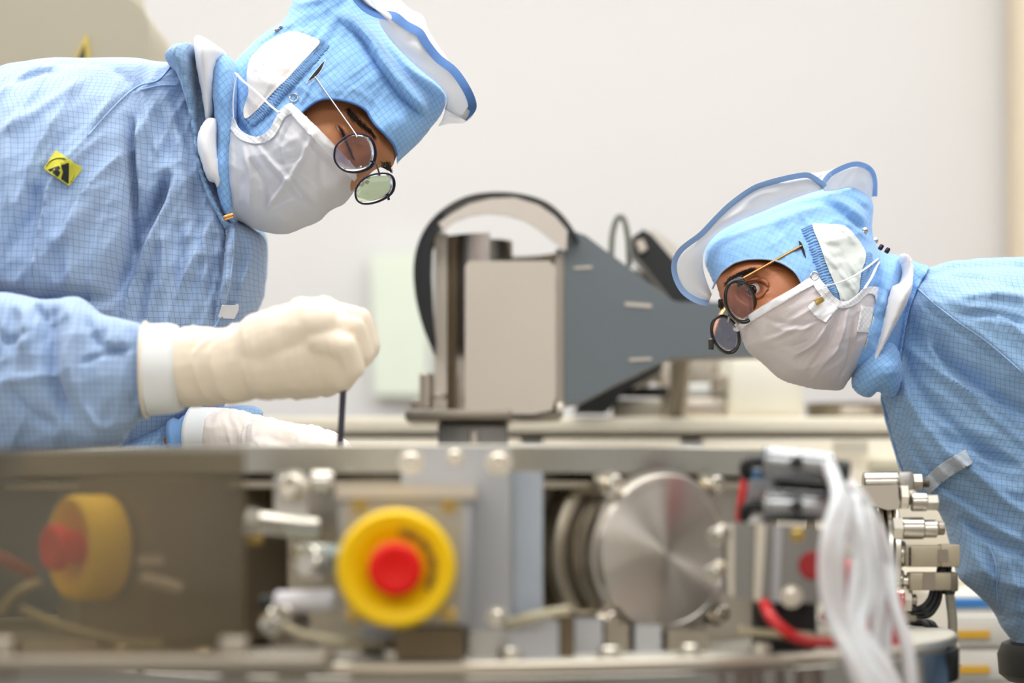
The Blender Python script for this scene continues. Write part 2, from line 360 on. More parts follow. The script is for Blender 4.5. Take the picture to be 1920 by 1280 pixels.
# ================================================================ SETTING
M_wall = mat('warm_white_wall', (221, 221, 224), .7, var=.012, vscale=1.2)
M_floor = mat('grey_vinyl_floor', (128, 126, 120), .35, var=.05, vscale=5)
M_ceil = mat('white_ceiling', (235, 234, 230), .8, var=.01)
M_cream = mat('cream_laminate', (244, 234, 214), .45, var=.02, vscale=3)
M_top = mat('pale_worktop', (240, 232, 212), .3, var=.03)
M_lampm = mat('lamp_diffuser', (255, 250, 242), .5, emit=2.5)
def struct(o): o['kind'] = 'structure'; return o
struct(box((0, 5.55, 1.4), (7.4, .1, 2.9), bev=0).obj('wall_back', M_wall, None, 0))
struct(box((-3.6, 1.2, 1.4), (.1, 8.8, 2.9), bev=0).obj('wall_left', M_wall, None, 0))
struct(box((3.6, 1.2, 1.4), (.1, 8.8, 2.9), bev=0).obj('wall_right', M_wall, None, 0))
struct(box((0, -3.15, 1.4), (7.4, .1, 2.9), bev=0).obj('wall_front', mat('grey_front_wall', (228, 221, 212), .7), None, 0))
struct(box((0, 1.2, -.05), (7.4, 8.9, .1), bev=0).obj('floor', M_floor, None, 0))
struct(box((0, 1.2, 2.85), (7.4, 8.9, .1), bev=0).obj('ceiling', M_ceil, None, 0))
x = P(1890, 0, 5.45).x; struct(box((x+.3, 5.42, 1.4), (.6, .12, 2.8), bev=.004).obj('trim_1', mat('beige_wall_post', (222, 208, 186), .6), None, 0))

# ---- bench along the back, in drawers and a top
bz = P(0, 780, 3.6).z
bench = empty('lab_bench', (0, 3.95, 0), 'long cream lab bench with a pale worktop running behind both technicians', 'bench')
box((.2, 4.065, bz-.012), (4.6, .87, .024), bev=.004).obj('worktop', M_top, bench)
box((.2, 4.07, bz/2-.03), (4.5, .84, bz-.08), bev=.004).obj('cabinet_body', M_cream, bench)
for k, (xa, xb) in enumerate([(-2.0, -1.35), (-1.33, -.68), (-.66, .02), (.04, .26), (.28, .93), (.95, 1.6), (1.62, 2.3)]):
    for j, (za, zb) in enumerate([(bz-.20, bz-.027), (bz-.42, bz-.21), (.12, bz-.43)]):
        d_ = box(((xa+xb)/2, 3.642, (za+zb)/2), (xb-xa-.012, .018, zb-za-.010), bev=.003).obj('drawer', M_cream, bench)
        box(((xa+xb)/2+.0, 3.628, zb-.045), (.14 if xb-xa > .3 else .08, .012, .020), bev=.003).obj('handle', mat('grey_handle', (206, 200, 176), .4) if not (k or j) else bpy.data.materials['grey_handle'], d_)
# ---- back-left equipment hood with warning sign
eq = empty('equipment_cover', P(60, 300, 3.3), 'beige rounded equipment cover standing in the top left corner', 'cabinet')
c4 = [(-700, -300)] + [(60, -300), (180, -160), (215, -40), (262, 0), (276, 22), (281, 60), (281, 500), (-700, 500)]
extrude([(-700, -300), (150, -300), (205, -60), (222, -22), (250, 2), (270, 20), (279, 45), (281, 75), (281, 600), (-700, 600)], 3.25, .34).obj('housing', mat('beige_grey_paint', (172, 165, 145), .5, var=.03, vscale=2), eq, 30)
extrude([(-600, 600), (100, 600), (100, 2260), (-600, 2260)], 3.30, .28).obj('stand', M_cream, eq, 30)
sg = empty('warning_sign', P(152, 110, 3.24), 'yellow triangular warning sign on the beige cover above the left technician', 'sign')
extrude([(162, 64), (176, 170), (112, 170)], 3.242, .007).obj('plate', mat('warning_yellow', (214, 190, 84), .6), sg, 30)
extrude([(158, 82), (160, 108), (146, 134), (134, 134), (146, 108)], 3.239, .003).obj('symbol', mat('sign_black', (70, 68, 56), .6), sg, 30)
# faint pale green board behind the cylinder
pb = extrude([(695, 475), (800, 472), (802, 742), (700, 740)], 5.45, .03).obj('notice_board', mat('pale_green_board', (226, 236, 224), .6, var=.03), None, 30); tag(pb, 'pale green board on the back wall left of the steel cylinder', 'board')

# ---- steel column head with grey arm (out of focus, behind)
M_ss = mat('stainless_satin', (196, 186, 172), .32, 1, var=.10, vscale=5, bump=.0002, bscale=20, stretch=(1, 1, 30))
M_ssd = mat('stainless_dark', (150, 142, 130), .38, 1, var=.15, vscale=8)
M_plate = mat('bead_blasted_plate', (206, 196, 182), .6, .35, var=.06, vscale=9)
M_grey = mat('slate_grey_paint', (104, 112, 116), .45, var=.03, vscale=5)
M_blkp = mat('black_plastic', (20, 21, 22), .5); M_blk2 = mat('black_cable', (18, 18, 20), .45)
dd = 3.2
hd_ = empty('column_head', P(890, 800, dd), 'steel cylinder housing with an arched band on a pedestal, left of the grey arm', 'machine')
c = P(936, 775, dd+.085); r = 120*dd/F
cyl_top = P(0, 436, dd).z
g = Geo(); h = cyl_top-c.z; a0, a1 = 1.15, 6.9
# outer shell: open-fronted cylinder wall
def wallarc(cx, cy, r, z0, z1, t0, t1, th, g=None, n=40):
    g = g or Geo(); V = []; Fc = []
    for i in range(n+1):
        t = t0+(t1-t0)*i/n
        for rr, z in ((r, z0), (r, z1), (r-th, z1), (r-th, z0)): V.append((cx+rr*math.cos(t), cy+rr*math.sin(t), z))
    for i in range(n):
        for k in range(4): Fc.append((i*4+k, (i+1)*4+k, (i+1)*4+(k+1) % 4, i*4+(k+1) % 4))
    Fc += [(0, 1, 2, 3), (n*4+3, n*4+2, n*4+1, n*4)]; return g.add(V, Fc)
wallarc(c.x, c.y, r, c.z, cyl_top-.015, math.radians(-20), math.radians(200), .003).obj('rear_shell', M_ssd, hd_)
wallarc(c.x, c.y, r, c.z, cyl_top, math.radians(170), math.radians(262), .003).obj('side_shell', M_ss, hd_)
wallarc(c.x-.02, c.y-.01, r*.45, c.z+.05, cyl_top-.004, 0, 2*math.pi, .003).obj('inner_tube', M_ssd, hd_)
pp = [(872, 498), (880, 489), (1030, 489), (1042, 500), (1042, 742), (1036, 768), (1000, 776), (880, 776), (872, 768)]
extrude(pp, dd-.012, .010).obj('front_plate', M_plate, hd_, 30)
extrude([(815, 440), (830, 436), (838, 436), (838, 772), (815, 772)], dd+.02, .06).obj('edge_strip', M_plate, hd_, 30)
extrude([(1040, 490), (1052, 470), (1060, 470), (1060, 760), (1042, 768)], dd+.01, .08).obj('edge_strip', M_plate, hd_, 30)
g = Geo(); lathe([(r*.98, -.004), (r*1.0, 0), (r*1.0, .006)], c+Vector((0, 0, -.006)), (0, 0, 1), 48, g); g.obj('bottom_plate', M_ssd, hd_)
box(P(862, 782, dd+.07)+Vector((0, 0, -.0)), (200*dd/F, .17, .015), bev=.003).obj('flange_plate', M_ssd, hd_)
box(P(790, 770, dd+.04), (.028, .05, .030), bev=.003).obj('clamp_block', M_ssd, hd_)
cyl(P(800, 765, dd+.02), P(800, 700, dd+.02), .010).obj('pin', M_ss, hd_); cyl(P(826, 748, dd), P(826, 738, dd), .009).obj('bolt', M_ss, hd_)
z1 = P(0, 792, dd).z; box((P(888, 0, dd+.07).x, dd+.07, z1/2), (132*dd/F, .12, z1), bev=.003).obj('pedestal', mat('grey_pedestal', (128, 124, 118), .4, .6), hd_)
box((P(888, 0, dd).x, dd+.006, z1/2+.02), (.012, .008, z1-.06), bev=.002).obj('pedestal_rib', M_ssd, hd_)
cyl(P(1044, 768, dd-.01), P(1056, 768, dd-.01)+Vector((0, 0, .0)), .010).obj('corner_fitting', M_white0 if 'M_white0' in globals() else M_plate, hd_)
# arched band
def bandpath(pts, w, th, name, m, par, d, dw=None):
    q = cr(pts, 8); V = []; Fc = []; n = len(q)
    for i in range(n):
        a = q[max(i-1, 0)]; b = q[min(i+1, n-1)]; t = (b-a)/np.linalg.norm(b-a); nn = np.array([-t[1], t[0]])
        for s, yy in ((0, 0), (1, 0), (1, w), (0, w)):
            px = q[i]+nn*s*th; V.append(P(px[0], px[1], d)+Vector((0, yy, 0)))
    for i in range(n-1):
        for k in range(4): Fc.append((i*4+k, (i+1)*4+k, (i+1)*4+(k+1) % 4, i*4+(k+1) % 4))
    Fc += [(0, 1, 2, 3), ((n-1)*4+3, (n-1)*4+2, (n-1)*4+1, (n-1)*4)]
    return mk(name, V, Fc, m, par, 40)
outer = [(812, 660), (792, 610), (778, 550), (776, 490), (790, 440), (820, 400), (868, 370), (920, 360), (975, 363), (1020, 376), (1050, 398), (1072, 425), (1086, 452)]
bandpath(outer, .09, 5, 'arched_band', M_blkp, hd_, dd-.02)
extrude([(814, 664), (800, 632), (786, 580), (778, 530), (777, 490), (784, 455), (800, 424), (826, 396), (836, 406), (818, 430), (808, 460), (806, 510), (810, 580), (817, 640)], dd-.018, .08).obj('cable_track', M_blkp, hd_, 30)
# light inner lining of the arch: crescent plate
inn_c = [(822, 418), (850, 398), (880, 382), (920, 372), (965, 370), (1010, 384), (1040, 405), (1064, 432), (1062, 470), (1030, 446), (1010, 430), (985, 414), (950, 403), (915, 400), (880, 405), (850, 416), (832, 432)]
extrude(inn_c, dd-.022, .006).obj('arch_lining', mat('pale_grey_panel', (206, 196, 184), .6), hd_, 30)
arm = empty('support_bracket', P(1200, 620, dd), 'slate grey wedge-shaped support arm reaching from the steel cylinder to the right technician', 'machine')
extrude([(1058, 437), (1078, 434), (1098, 441), (1262, 563), (1275, 566), (1500, 566), (1500, 662), (1262, 668), (1236, 680), (1160, 716), (1088, 754), (1058, 757)], dd, .11).obj('arm_body', M_grey, arm, 30)
extrude([(1076, 500), (1110, 498), (1110, 503), (1076, 505)], dd-.0015, .003).obj('slot', M_plate, arm); extrude([(1172, 566), (1222, 570), (1222, 577), (1172, 573)], dd-.0015, .003).obj('slot', M_plate, arm); extrude([(1180, 672), (1222, 670), (1222, 675), (1180, 677)], dd-.0015, .003).obj('slot', M_plate, arm)
cb = tube([P(1146, 490, 3.25), P(1148, 440, 3.25), P(1158, 408, 3.25), P(1170, 412, 3.25), P(1178, 450, 3.25), P(1180, 500, 3.26)], .0042, 8).obj('cable_loop', mat('grey_green_cable', (120, 122, 112), .5), None, 180); tag(cb, 'thin grey cable loop standing up behind the grey arm', 'cable')
dv = empty('black_actuator', P(1240, 520, 3.4), 'dark slanted actuator behind the grey arm near the right technician\'s cap', 'machine')
extrude([(1186, 444), (1206, 430), (1222, 440), (1310, 540), (1330, 566), (1262, 566), (1190, 474)], 3.36, .08).obj('actuator_body', M_blkp, dv, 30)
extrude([(1206, 436), (1226, 430), (1268, 460), (1300, 520), (1290, 528), (1256, 494), (1214, 452)], 3.42, .06).obj('pale_cover', mat('pale_cover', (216, 208, 198), .5), dv, 30)
extrude([(1192, 452), (1206, 448), (1214, 466), (1200, 474)], 3.35, .02).obj('window', M_ss, dv, 30)
extrude([(1190, 500), (1214, 520), (1262, 566), (1240, 566), (1196, 524)], 3.44, .05).obj('bracket', M_ssd, dv, 30)
# things on the bench
def onb(px0, px1, py0, d, th, name, m, lab, cat, bev=.004, extra=None, group=None):
    a = P(px0, 0, d); b = P(px1, 0, d); z1 = P(0, py0, d).z; e = empty(name, ((a.x+b.x)/2, d+th/2, bz), lab, cat, group)
    box(((a.x+b.x)/2, d+th/2, (bz+z1)/2), (b.x-a.x, th, z1-bz), bev=bev).obj('body', m, e, 30)
    if extra: extra(e, a.x, b.x, z1)
    return e
onb(1366, 1506, 664, 3.68, .22, 'white_case', mat('off_white_case', (220, 216, 200), .5), 'off-white box standing on the bench below the right technician\'s glasses', 'box', .006,
    lambda e, a, b, z: (box(((a+b)/2, 3.678, (z+bz)/2), (b-a-.016, .004, z-bz-.02), bev=.001).obj('front_panel', mat('off_white_panel', (224, 220, 206), .5), e), [cyl(((a+(b-a)*t), 3.70, bz), ((a+(b-a)*t), 3.70, bz+.006), .006).obj('foot', M_blkp, e) for t in (.1, .9)]))
e = empty('steel_pan', P(1580, 770, 3.75), 'shallow round steel pan on the bench under the right technician\'s chin', 'pan')
a = P(1505, 770, 3.9).x; b = P(1665, 770, 3.9).x; lathe([((b-a)/2-.002, .0), ((b-a)/2, .002), ((b-a)/2, .024), ((b-a)/2+.003, .026), ((b-a)/2+.003, .029), ((b-a)/2-.003, .029), ((b-a)/2-.004, .004), (0, .004)], ((a+b)/2, 3.85, bz), (0, 0, 1), 48).obj('bowl', M_ssd, e)
box(((a+b)/2, 3.85-(b-a)/2-.006, bz+.015), (.05, .006, .012), bev=.002).obj('handle', M_ss, e)
e = onb(1240, 1366, 745, 3.7, .14, 'steel_tray', M_ss, 'low bluish steel block on the bench left of the off-white box', 'block')
box((P(1310, 0, 3.75).x, 3.75, bz+.045), (.07, .08, .02), bev=.004).obj('cover', mat('pale_lid', (206, 208, 206), .4, .3), e); cyl(P(1350, 735, 3.7), P(1350, 705, 3.7), .014).obj('knob', M_ss, e)
e = onb(1150, 1240, 748, 3.66, .12, 'instrument_base', mat('pale_metal', (190, 184, 168), .4, .6), 'pale metal block on the bench just right of the grey arm', 'block')
for q_ in ((1186, 716), (1208, 712), (1232, 706)): cyl(P(q_[0], q_[1], 3.66), P(q_[0], q_[1], 3.72), .011, 20).obj('lens_barrel', M_ss, e)
box(P(1206, 735, 3.70), (.075, .05, .014), bev=.003).obj('rail', M_blkp, e)
extrude([(1076, 772), (1084, 757), (1165, 715), (1240, 680), (1246, 690), (1170, 735), (1140, 772)], 3.62, .10).obj('bracket', M_blkp, e, 30)
e = onb(1256, 1372, 668, 3.86, .06, 'rear_rack', M_ssd, 'brownish steel rack at the back of the bench under the grey arm', 'rack'); box(P(1268, 700, 3.84), (.02, .02, .10), bev=.003).obj('post', M_blkp, e); box(P(1246, 716, 3.84), (.02, .02, .11), bev=.003).obj('post', M_ss, e)
# drawer cabinet lower right
cx0 = P(1776, 0, 3.3).x; cx1 = P(1905, 0, 3.3).x; cw = cx1-cx0; ztop = P(0, 1112, 3.3).z
dc_ = empty('drawer_cabinet', ((cx0+cx1)/2, 3.42, 0), 'white drawer cabinet with a blue stripe and yellow labels, lower right corner', 'cabinet')
M_wc = mat('white_cabinet', (232, 226, 214), .45); box(((cx0+cx1)/2, 3.45, ztop/2), (cw, .30, ztop), bev=.006).obj('cabinet_body', M_wc, dc_)
box(((cx0+cx1)/2-.012, 3.298, P(0, 1130, 3.3).z), (cw*.72, .004, .013), bev=.001).obj('blue_stripe', mat('blue_stripe', (70, 140, 210), .5), dc_)
M_yl = mat('yellow_label', (238, 182, 40), .55)
for y0, y1 in ((1150, 1212), (1216, 1276), (1280, 1340), (1344, 1410)):
    dr = box(((cx0+cx1)/2, 3.295, P(0, (y0+y1)/2, 3.3).z), (cw-.008, .014, (y1-y0)*3.3/F-.003), bev=.003).obj('drawer', M_wc, dc_)
    extrude([(1782, y0+32), (1856, y0+32), (1856, y0+46), (1782, y0+46)], 3.284, .002).obj('label', M_yl, dr)
pl = extrude([(1562, 826), (1628, 826), (1628, 850), (1562, 850)], 3.61, .004).obj('name_plate', mat('grey_plate', (206, 198, 180), .5), None, 30); tag(pl, 'small grey plate on the bench front left of the right technician\'s chest', 'plate')
# black stool under the right technician
cyl(P(1290, 560, 3.42), Vector((P(1290, 0, 3.42).x, 3.66, bz)), .014).obj('strut', M_ssd, dv)
st = empty('lab_stool', P(2010, 1240, 2.66)*1.0, 'black stool cushion at the right edge under the technician', 'stool'); st.location.z = 0
zc = P(0, 1233, 2.6).z
so = P(2095, 1233, 2.66); lathe([(.0, -.03), (.118, -.03), (.128, -.022), (.13, 0), (.125, .012), (.11, .018), (0, .022)], Vector((so.x, 2.66, zc)), (0, 0, 1), 40).obj('seat', M_blkp, st)
cyl((so.x, 2.66, .10), (so.x, 2.66, zc-.02), .022).obj('post', M_ss, st)
for k in range(5): t_ = k*2*math.pi/5; tube([(so.x, 2.66, .11), (so.x+.24*math.cos(t_), 2.66+.24*math.sin(t_), .07)], .014, 8, sm=0).obj('leg', M_ssd, st); cyl((so.x+.24*math.cos(t_), 2.645+.24*math.sin(t_), .03), (so.x+.24*math.cos(t_), 2.675+.24*math.sin(t_), .03), .028).obj('caster', M_blkp, st)
for k, (lx, ly, sx, sy) in enumerate([(-.4, 3.25, 5.0, .8), (-.2, 1.9, 3.4, .7), (-.4, -1.3, 5.0, 1.0), (.2, 4.75, 5.6, .5)]):
    e = empty('unseen_light_panel', (lx, ly, 2.8), ['rectangular ceiling light panel above the back bench', 'rectangular ceiling light panel above the two technicians', 'rectangular fill light panel added above the camera side', 'narrow fill light panel added along the back wall'][k], 'light')
    box((lx, ly, 2.785), (sx+.08, sy+.08, .03), bev=.004).obj('frame', M_ceil, e); box((lx, ly, 2.765), (sx, sy, .012), bev=.002).obj('diffuser', M_lampm, e)  # camera-side and back-wall panels are added to go with their fill lights

# ================================================================ VACUUM CHAMBER
M_al = mat('brushed_aluminium', (184, 182, 178), .34, 1, var=.10, vscale=6, bump=.0002, bscale=40, stretch=(1, 1, 25))
M_alb = mat('satin_aluminium_plate', (178, 179, 182), .46, .9, var=.05, vscale=4)
M_pol = mat('polished_steel', (200, 194, 184), .27, 1, var=.06, vscale=6)
M_ch = mat('chamber_steel', (184, 175, 158), .42, 1, var=.14, vscale=5, stretch=(1, 1, .2))
M_warm = mat('warm_dark_metal', (120, 106, 84), .4, .8, var=.15, vscale=6)
M_bolt = mat('bolt_steel', (216, 210, 198), .25, 1); M_brass = mat('brass', (186, 160, 96), .35, 1)
C = Vector((-.09, 2.35, 0)); zt = CAMZ+.0499; zf = zt-.0225; zd = CAMZ-.119
ch = empty('vacuum_chamber', (C.x, C.y, 0), 'large round steel vacuum chamber filling the foreground, with flanges and bolted plates', 'machine')
def disc(r, z0, z1, name, m, inner=0, seg=128, bev=.0005):
    pr = [(r-bev, 0), (r, bev), (r, z1-z0-bev), (r-bev, z1-z0)]
    if inner: pr = pr+[(inner, z1-z0), (inner, 0)]
    o = lathe(pr, (C.x, C.y, z0), (0, 0, 1), seg).obj(name, m, ch, 30); return o
disc(.40, zf, zt, 'top_flange', mat('flange_steel', (178, 175, 164), .26, 1, var=.2, vscale=3))
disc(.345, zd, zf-.0, 'chamber_wall', M_ch)
disc(.395, zf-.012, zf-.006, 'flange_ring', M_ch)
disc(.505, zd-.045, zd, 'base_plate', M_ch, seg=160, bev=.006)
disc(.515, zd-.006, zd-.0, 'base_rim', mat('bright_rim', (226, 216, 198), .3, 1), seg=160)
disc(.47, zd-.20, zd-.045, 'lower_body', M_ch)
disc(.30, .12, zd-.20, 'stand_column', M_warm); disc(.45, .0, .12, 'floor_base', M_warm)
def radial(ang, L, z=0): return Vector((C.x+L*math.sin(ang), C.y-L*math.cos(ang), z))
def capscrew(p, ax, r=.0075, h=.008, m=None, par=None, name='bolt'):
    ax = Vector(ax).normalized(); g = Geo(); lathe([(r*1.5, 0), (r*1.5, .0012), (r*1.0, .0013), (r, h-.001), (r-.001, h), (r*.55, h), (r*.5, h*.45), (0, h*.45)], p, ax, 20, g)
    return g.obj(name, m or M_bolt, par or ch, 30)
# front bracket plate
pd = 1.925
extrude([(752, 838), (958, 838), (958, 1172), (940, 1180), (752, 1180)], pd, .014).obj('bracket_plate', M_alb, ch, 30)
for x, y, rr in ((771, 866, .0072), (853, 856, .0048), (935, 867, .0072), (930, 1157, .0055)): capscrew(P(x, y, pd), (0, -1, 0), rr)
extrude([(960, 884), (1018, 884), (1018, 1176), (960, 1176)], pd+.03, .012).obj('blue_reflection_strip', mat('reflected_pale_blue', (176, 184, 194), .4, .6, bump=.0004, bscale=90), ch, 30)  # blue reflection in the chamber wall, painted as its own strip
extrude([(952, 1160), (1048, 1166), (1048, 1236), (952, 1236)], pd-.05, .05).obj('mount_block', M_alb, ch, 30)
extrude([(880, 1182), (952, 1182), (952, 1240), (880, 1240)], pd-.03, .05).obj('mount_block', M_al, ch, 30)
for x0, x1, y0, m_ in ((1066, 1130, 1160, M_alb), (1135, 1180, 1168, M_ssd), (1190, 1240, 1172, M_alb), (1250, 1330, 1180, M_ssd), (680, 740, 1178, M_alb), (664, 736, 1206, M_ss)):
    extrude([(x0, y0), (x1, y0), (x1, 1236), (x0, 1236)], 1.93+max(0, (x0-1000))*.0002, .05).obj('mount_block', m_, ch, 30)
cyl(P(1058, 1150, 1.9), P(1058, 1234, 1.9), .008).obj('stud', M_warm, ch); 
for x in (200, 360, 540, 700, 900, 1080, 1240, 1400): 
    t_ = (x-700)/1100; p = radial(t_, .49, zd); capscrew(p, (0, 0, 1), .009, .010)
# blank flange port on the right
def port(ang, z, R, Lf, label, par_angs, m_face, big=1.26):
    ax = Vector((math.sin(ang), -math.cos(ang), 0)); o = radial(ang, 0, z)
    e = empty('vacuum_port', o+ax*(Lf-.08), label, 'flange')
    lathe([(R*.9, .28), (R*.9, Lf-.045)], o, ax, 48).obj('neck', M_ch, e); lathe([(R*big-.002, Lf-.062), (R*big, Lf-.060), (R*big, Lf-.046), (R*big-.003, Lf-.043), (R*.9, Lf-.043)], o, ax, 64).obj('rear_flange', M_ch, e)
    lathe([(R*.95, Lf-.043), (R*.95, Lf-.036), (R*1.07, Lf-.035), (R*1.09, Lf-.030), (R*1.07, Lf-.026), (R*.98, Lf-.025)], o, ax, 64).obj('centering_ring', M_pol, e)
    lathe([(R*.98, Lf-.024), (R*1.06, Lf-.022), (R*1.08, Lf-.014), (R*1.06, Lf-.009), (R*.98, Lf-.008)], o, ax, 64).obj('clamp_ring', M_pol, e)
    lathe([(R*.97, Lf-.008), (R, Lf-.006), (R, Lf-.002), (R*.985, Lf), (R*.90, Lf), (R*.89, Lf-.0008), (0, Lf-.0002)], o, ax, 96).obj('blank_flange', m_face, e)
    a, u, v = frame_of(ax)
    for k in par_angs:
        t = math.radians(k); rr = R*1.17; side = Vector((math.cos(ang), math.sin(ang), 0)); c_ = o+side*math.cos(t)*rr+Vector((0, 0, math.sin(t)*rr))
        cw_ = empty('claw_clamp', c_+ax*(Lf-.05), None, None); cw_.parent = e; cw_.location = c_+ax*(Lf-.05)-e.location
        g = Geo(); lathe([(.0085, -.002), (.0105, .002), (.0105, .040), (.0085, .046)], c_+ax*(Lf-.055), ax, 20, g); inward = (o-c_).normalized() if False else -(side*math.cos(t)+Vector((0, 0, math.sin(t))))
        g.obj('barrel', M_bolt, cw_, 30); rot = Matrix((side*(-math.sin(t))+Vector((0, 0, math.cos(t))), inward, ax)).transposed()
        box(c_+ax*(Lf-.012)+inward*.010, (.018, .026, .008), bev=.002, rot=rot).obj('claw', M_brass if k == par_angs[0] else M_pol, cw_, 30)
        box(c_+ax*(Lf-.050)+inward*.010, (.018, .026, .008), bev=.002, rot=rot).obj('claw', M_pol, cw_, 30)
        capscrew(c_+ax*(Lf-.009), ax, .0072, .010, M_bolt, cw_, 'bolt')
    return e
# turned face: concentric brushing gives the conical highlights
def turned():
    m = bpy.data.materials.new('turned_steel_face'); m.use_nodes = True; nt = m.node_tree; L = nt.links.new; b = nt.nodes['Principled BSDF']
    b.inputs['Metallic'].default_value = 1; b.inputs['Roughness'].default_value = .32; b.inputs['Base Color'].default_value = (*lin((232, 226, 216)), 1); b.inputs['Anisotropic'].default_value = .92; b.inputs['Anisotropic Rotation'].default_value = .25
    tg = nd(nt, 'ShaderNodeTangent', direction_type='RADIAL', axis='Z'); L(tg.outputs[0], b.inputs['Tangent'])
    tc = nd(nt, 'ShaderNodeTexCoord'); n = nd(nt, 'ShaderNodeTexNoise'); n.inputs['Scale'].default_value = 60; L(tc.outputs['Object'], n.inputs[0]); r_ = nd(nt, 'ShaderNodeMapRange'); r_.inputs[3].default_value = .37; r_.inputs[4].default_value = .39; L(n.outputs[0], r_.inputs[0]); L(r_.outputs[0], b.inputs['Roughness'])
    return m
M_turn = turned()
pr_ = port(math.radians(31.5), P(0, 1038, 1.98).z, .0655, .418, 'blank round steel flange with four claw clamps on the chamber right of the emergency stop', (48, 132, -135, -42), M_turn)
# orient the turned face object so its local Z is the disc axis (tangent brushing is concentric)
for o in [x for x in pr_.children if x.name.startswith('blank_flange')]:
    ax = Vector((math.sin(math.radians(31.5)), -math.cos(math.radians(31.5)), 0)); cen = radial(math.radians(31.5), .418, P(0, 1038, 1.98).z); R_ = ax.to_track_quat('Z', 'Y').to_matrix().to_4x4(); T_ = Matrix.Translation(cen-pr_.location)
    o.data.transform((T_ @ R_).inverted()); o.matrix_local = T_ @ R_
port(math.radians(-10), P(0, 978, 1.95).z, .026, .392, 'smaller clamped steel flange between the panel and the emergency stop box', (120, -120), M_pol)
bf = empty('barrel_fitting', P(530, 985, 1.86), 'steel barrel fitting with a bright end bolt pointing left beside the smoky panel', 'fitting'); cyl(P(474, 978, 1.86), P(592, 992, 1.89), .0088).obj('barrel', M_bolt, bf, 30); cyl(P(462, 976, 1.86), P(486, 980, 1.86), .0118, 6, bev=.1).obj('end_bolt', M_bolt, bf, 20); box(P(478, 1008, 1.868), (.012, .012, .010), bev=.002).obj('brass_foot', M_brass, bf)
gf = empty('elbow_fitting', P(600, 1050, 1.86), 'greenish clear-tipped fitting just left of the emergency stop collar', 'fitting'); cyl(P(566, 1044, 1.86), P(640, 1046, 1.88), .0105).obj('body', mat('pale_green_metal', (196, 208, 198), .25, .7), gf, 30); cyl(P(574, 1050, 1.85), P(600, 1058, 1.86), .0125).obj('tip', M_bolt, gf, 30)
tb = empty('bolted_tab', P(532, 990, 1.9), 'upright rounded steel tab with a large bolt left of the switch box', 'bracket'); extrude([(514, 892), (522, 884), (566, 884), (576, 892), (576, 990), (514, 990)], 1.90, .006).obj('tab', M_al, tb, 30); capscrew(P(550, 912, 1.90), (-.2, -1, .1), .0088, .010, M_bolt, tb); cyl(P(582, 902, 1.89), P(626, 902, 1.89), .0085, bev=.3).obj('pin', M_bolt, tb)
# clamps and hoses seen beside the small port
tag_e = empty('white_handle_pin', P(560, 1124, 1.86), 'white cylindrical grip pointing left under the small flange', 'handle')
cyl(P(515, 1128, 1.86), P(628, 1124, 1.86), .0085, bev=.3).obj('grip', mat('white_plastic_grip', (236, 234, 240), .35), tag_e); cyl(P(488, 1131, 1.86), P(516, 1129, 1.86), .0062).obj('tip', M_blkp, tag_e)
tf = empty('elbow_fitting', P(530, 1160, 1.85), 'small steel elbow fitting below the white grip, with a beige cable', 'fitting')
cyl(P(505, 1175, 1.85), P(528, 1152, 1.84), .010).obj('nut', M_bolt, tf); cyl(P(528, 1154, 1.84), P(566, 1166, 1.87), .008).obj('stem', M_pol, tf); box(P(555, 1205, 1.88), (.030, .03, .018), bev=.003).obj('foot_block', M_ssd, tf)
M_beige = mat('beige_cable', (186, 176, 146), .5); M_red = mat('red_tube', (206, 22, 26), .35, coat=.3)
tag(tube([P(530, 1170, 1.84), P(570, 1190, 1.83), (P(640, 1203, 1.82)), P(700, 1208, 1.84), P(760, 1206, 1.88)], .0032, 8).obj('cable', M_beige, None, 180), 'beige cable running right from the elbow fitting under the emergency stop', 'cable')
tag(tube([P(950, 1170, 1.87), P(1000, 1156, 1.86), P(1065, 1143, 1.88)], .0038, 8).obj('cable', M_beige, None, 180), 'short beige cable below the pale blue reflection strip', 'cable')
tag(tube([P(1385, 1180, 1.95), P(1430, 1186, 1.95), P(1500, 1190, 1.96), P(1560, 1192, 2.0)], .0034, 8).obj('cable', M_beige, None, 180), 'beige cable behind the red tube on the right', 'cable')
tag(tube([P(1432, 1130, 1.92), P(1448, 1160, 1.90), P(1480, 1188, 1.90), P(1520, 1203, 1.92), P(1580, 1204, 1.95)], .0044, 10).obj('red_tube', M_red, None, 180), 'red tube curving from under the valve block to the white tubes', 'tube')
tag(tube([P(1400, 866, 1.98), P(1396, 900, 1.975), P(1390, 940, 1.975), P(1386, 976, 1.98)], .0034, 10).obj('red_tube', M_red, None, 180), 'short red tube linking the two air cylinders', 'tube')
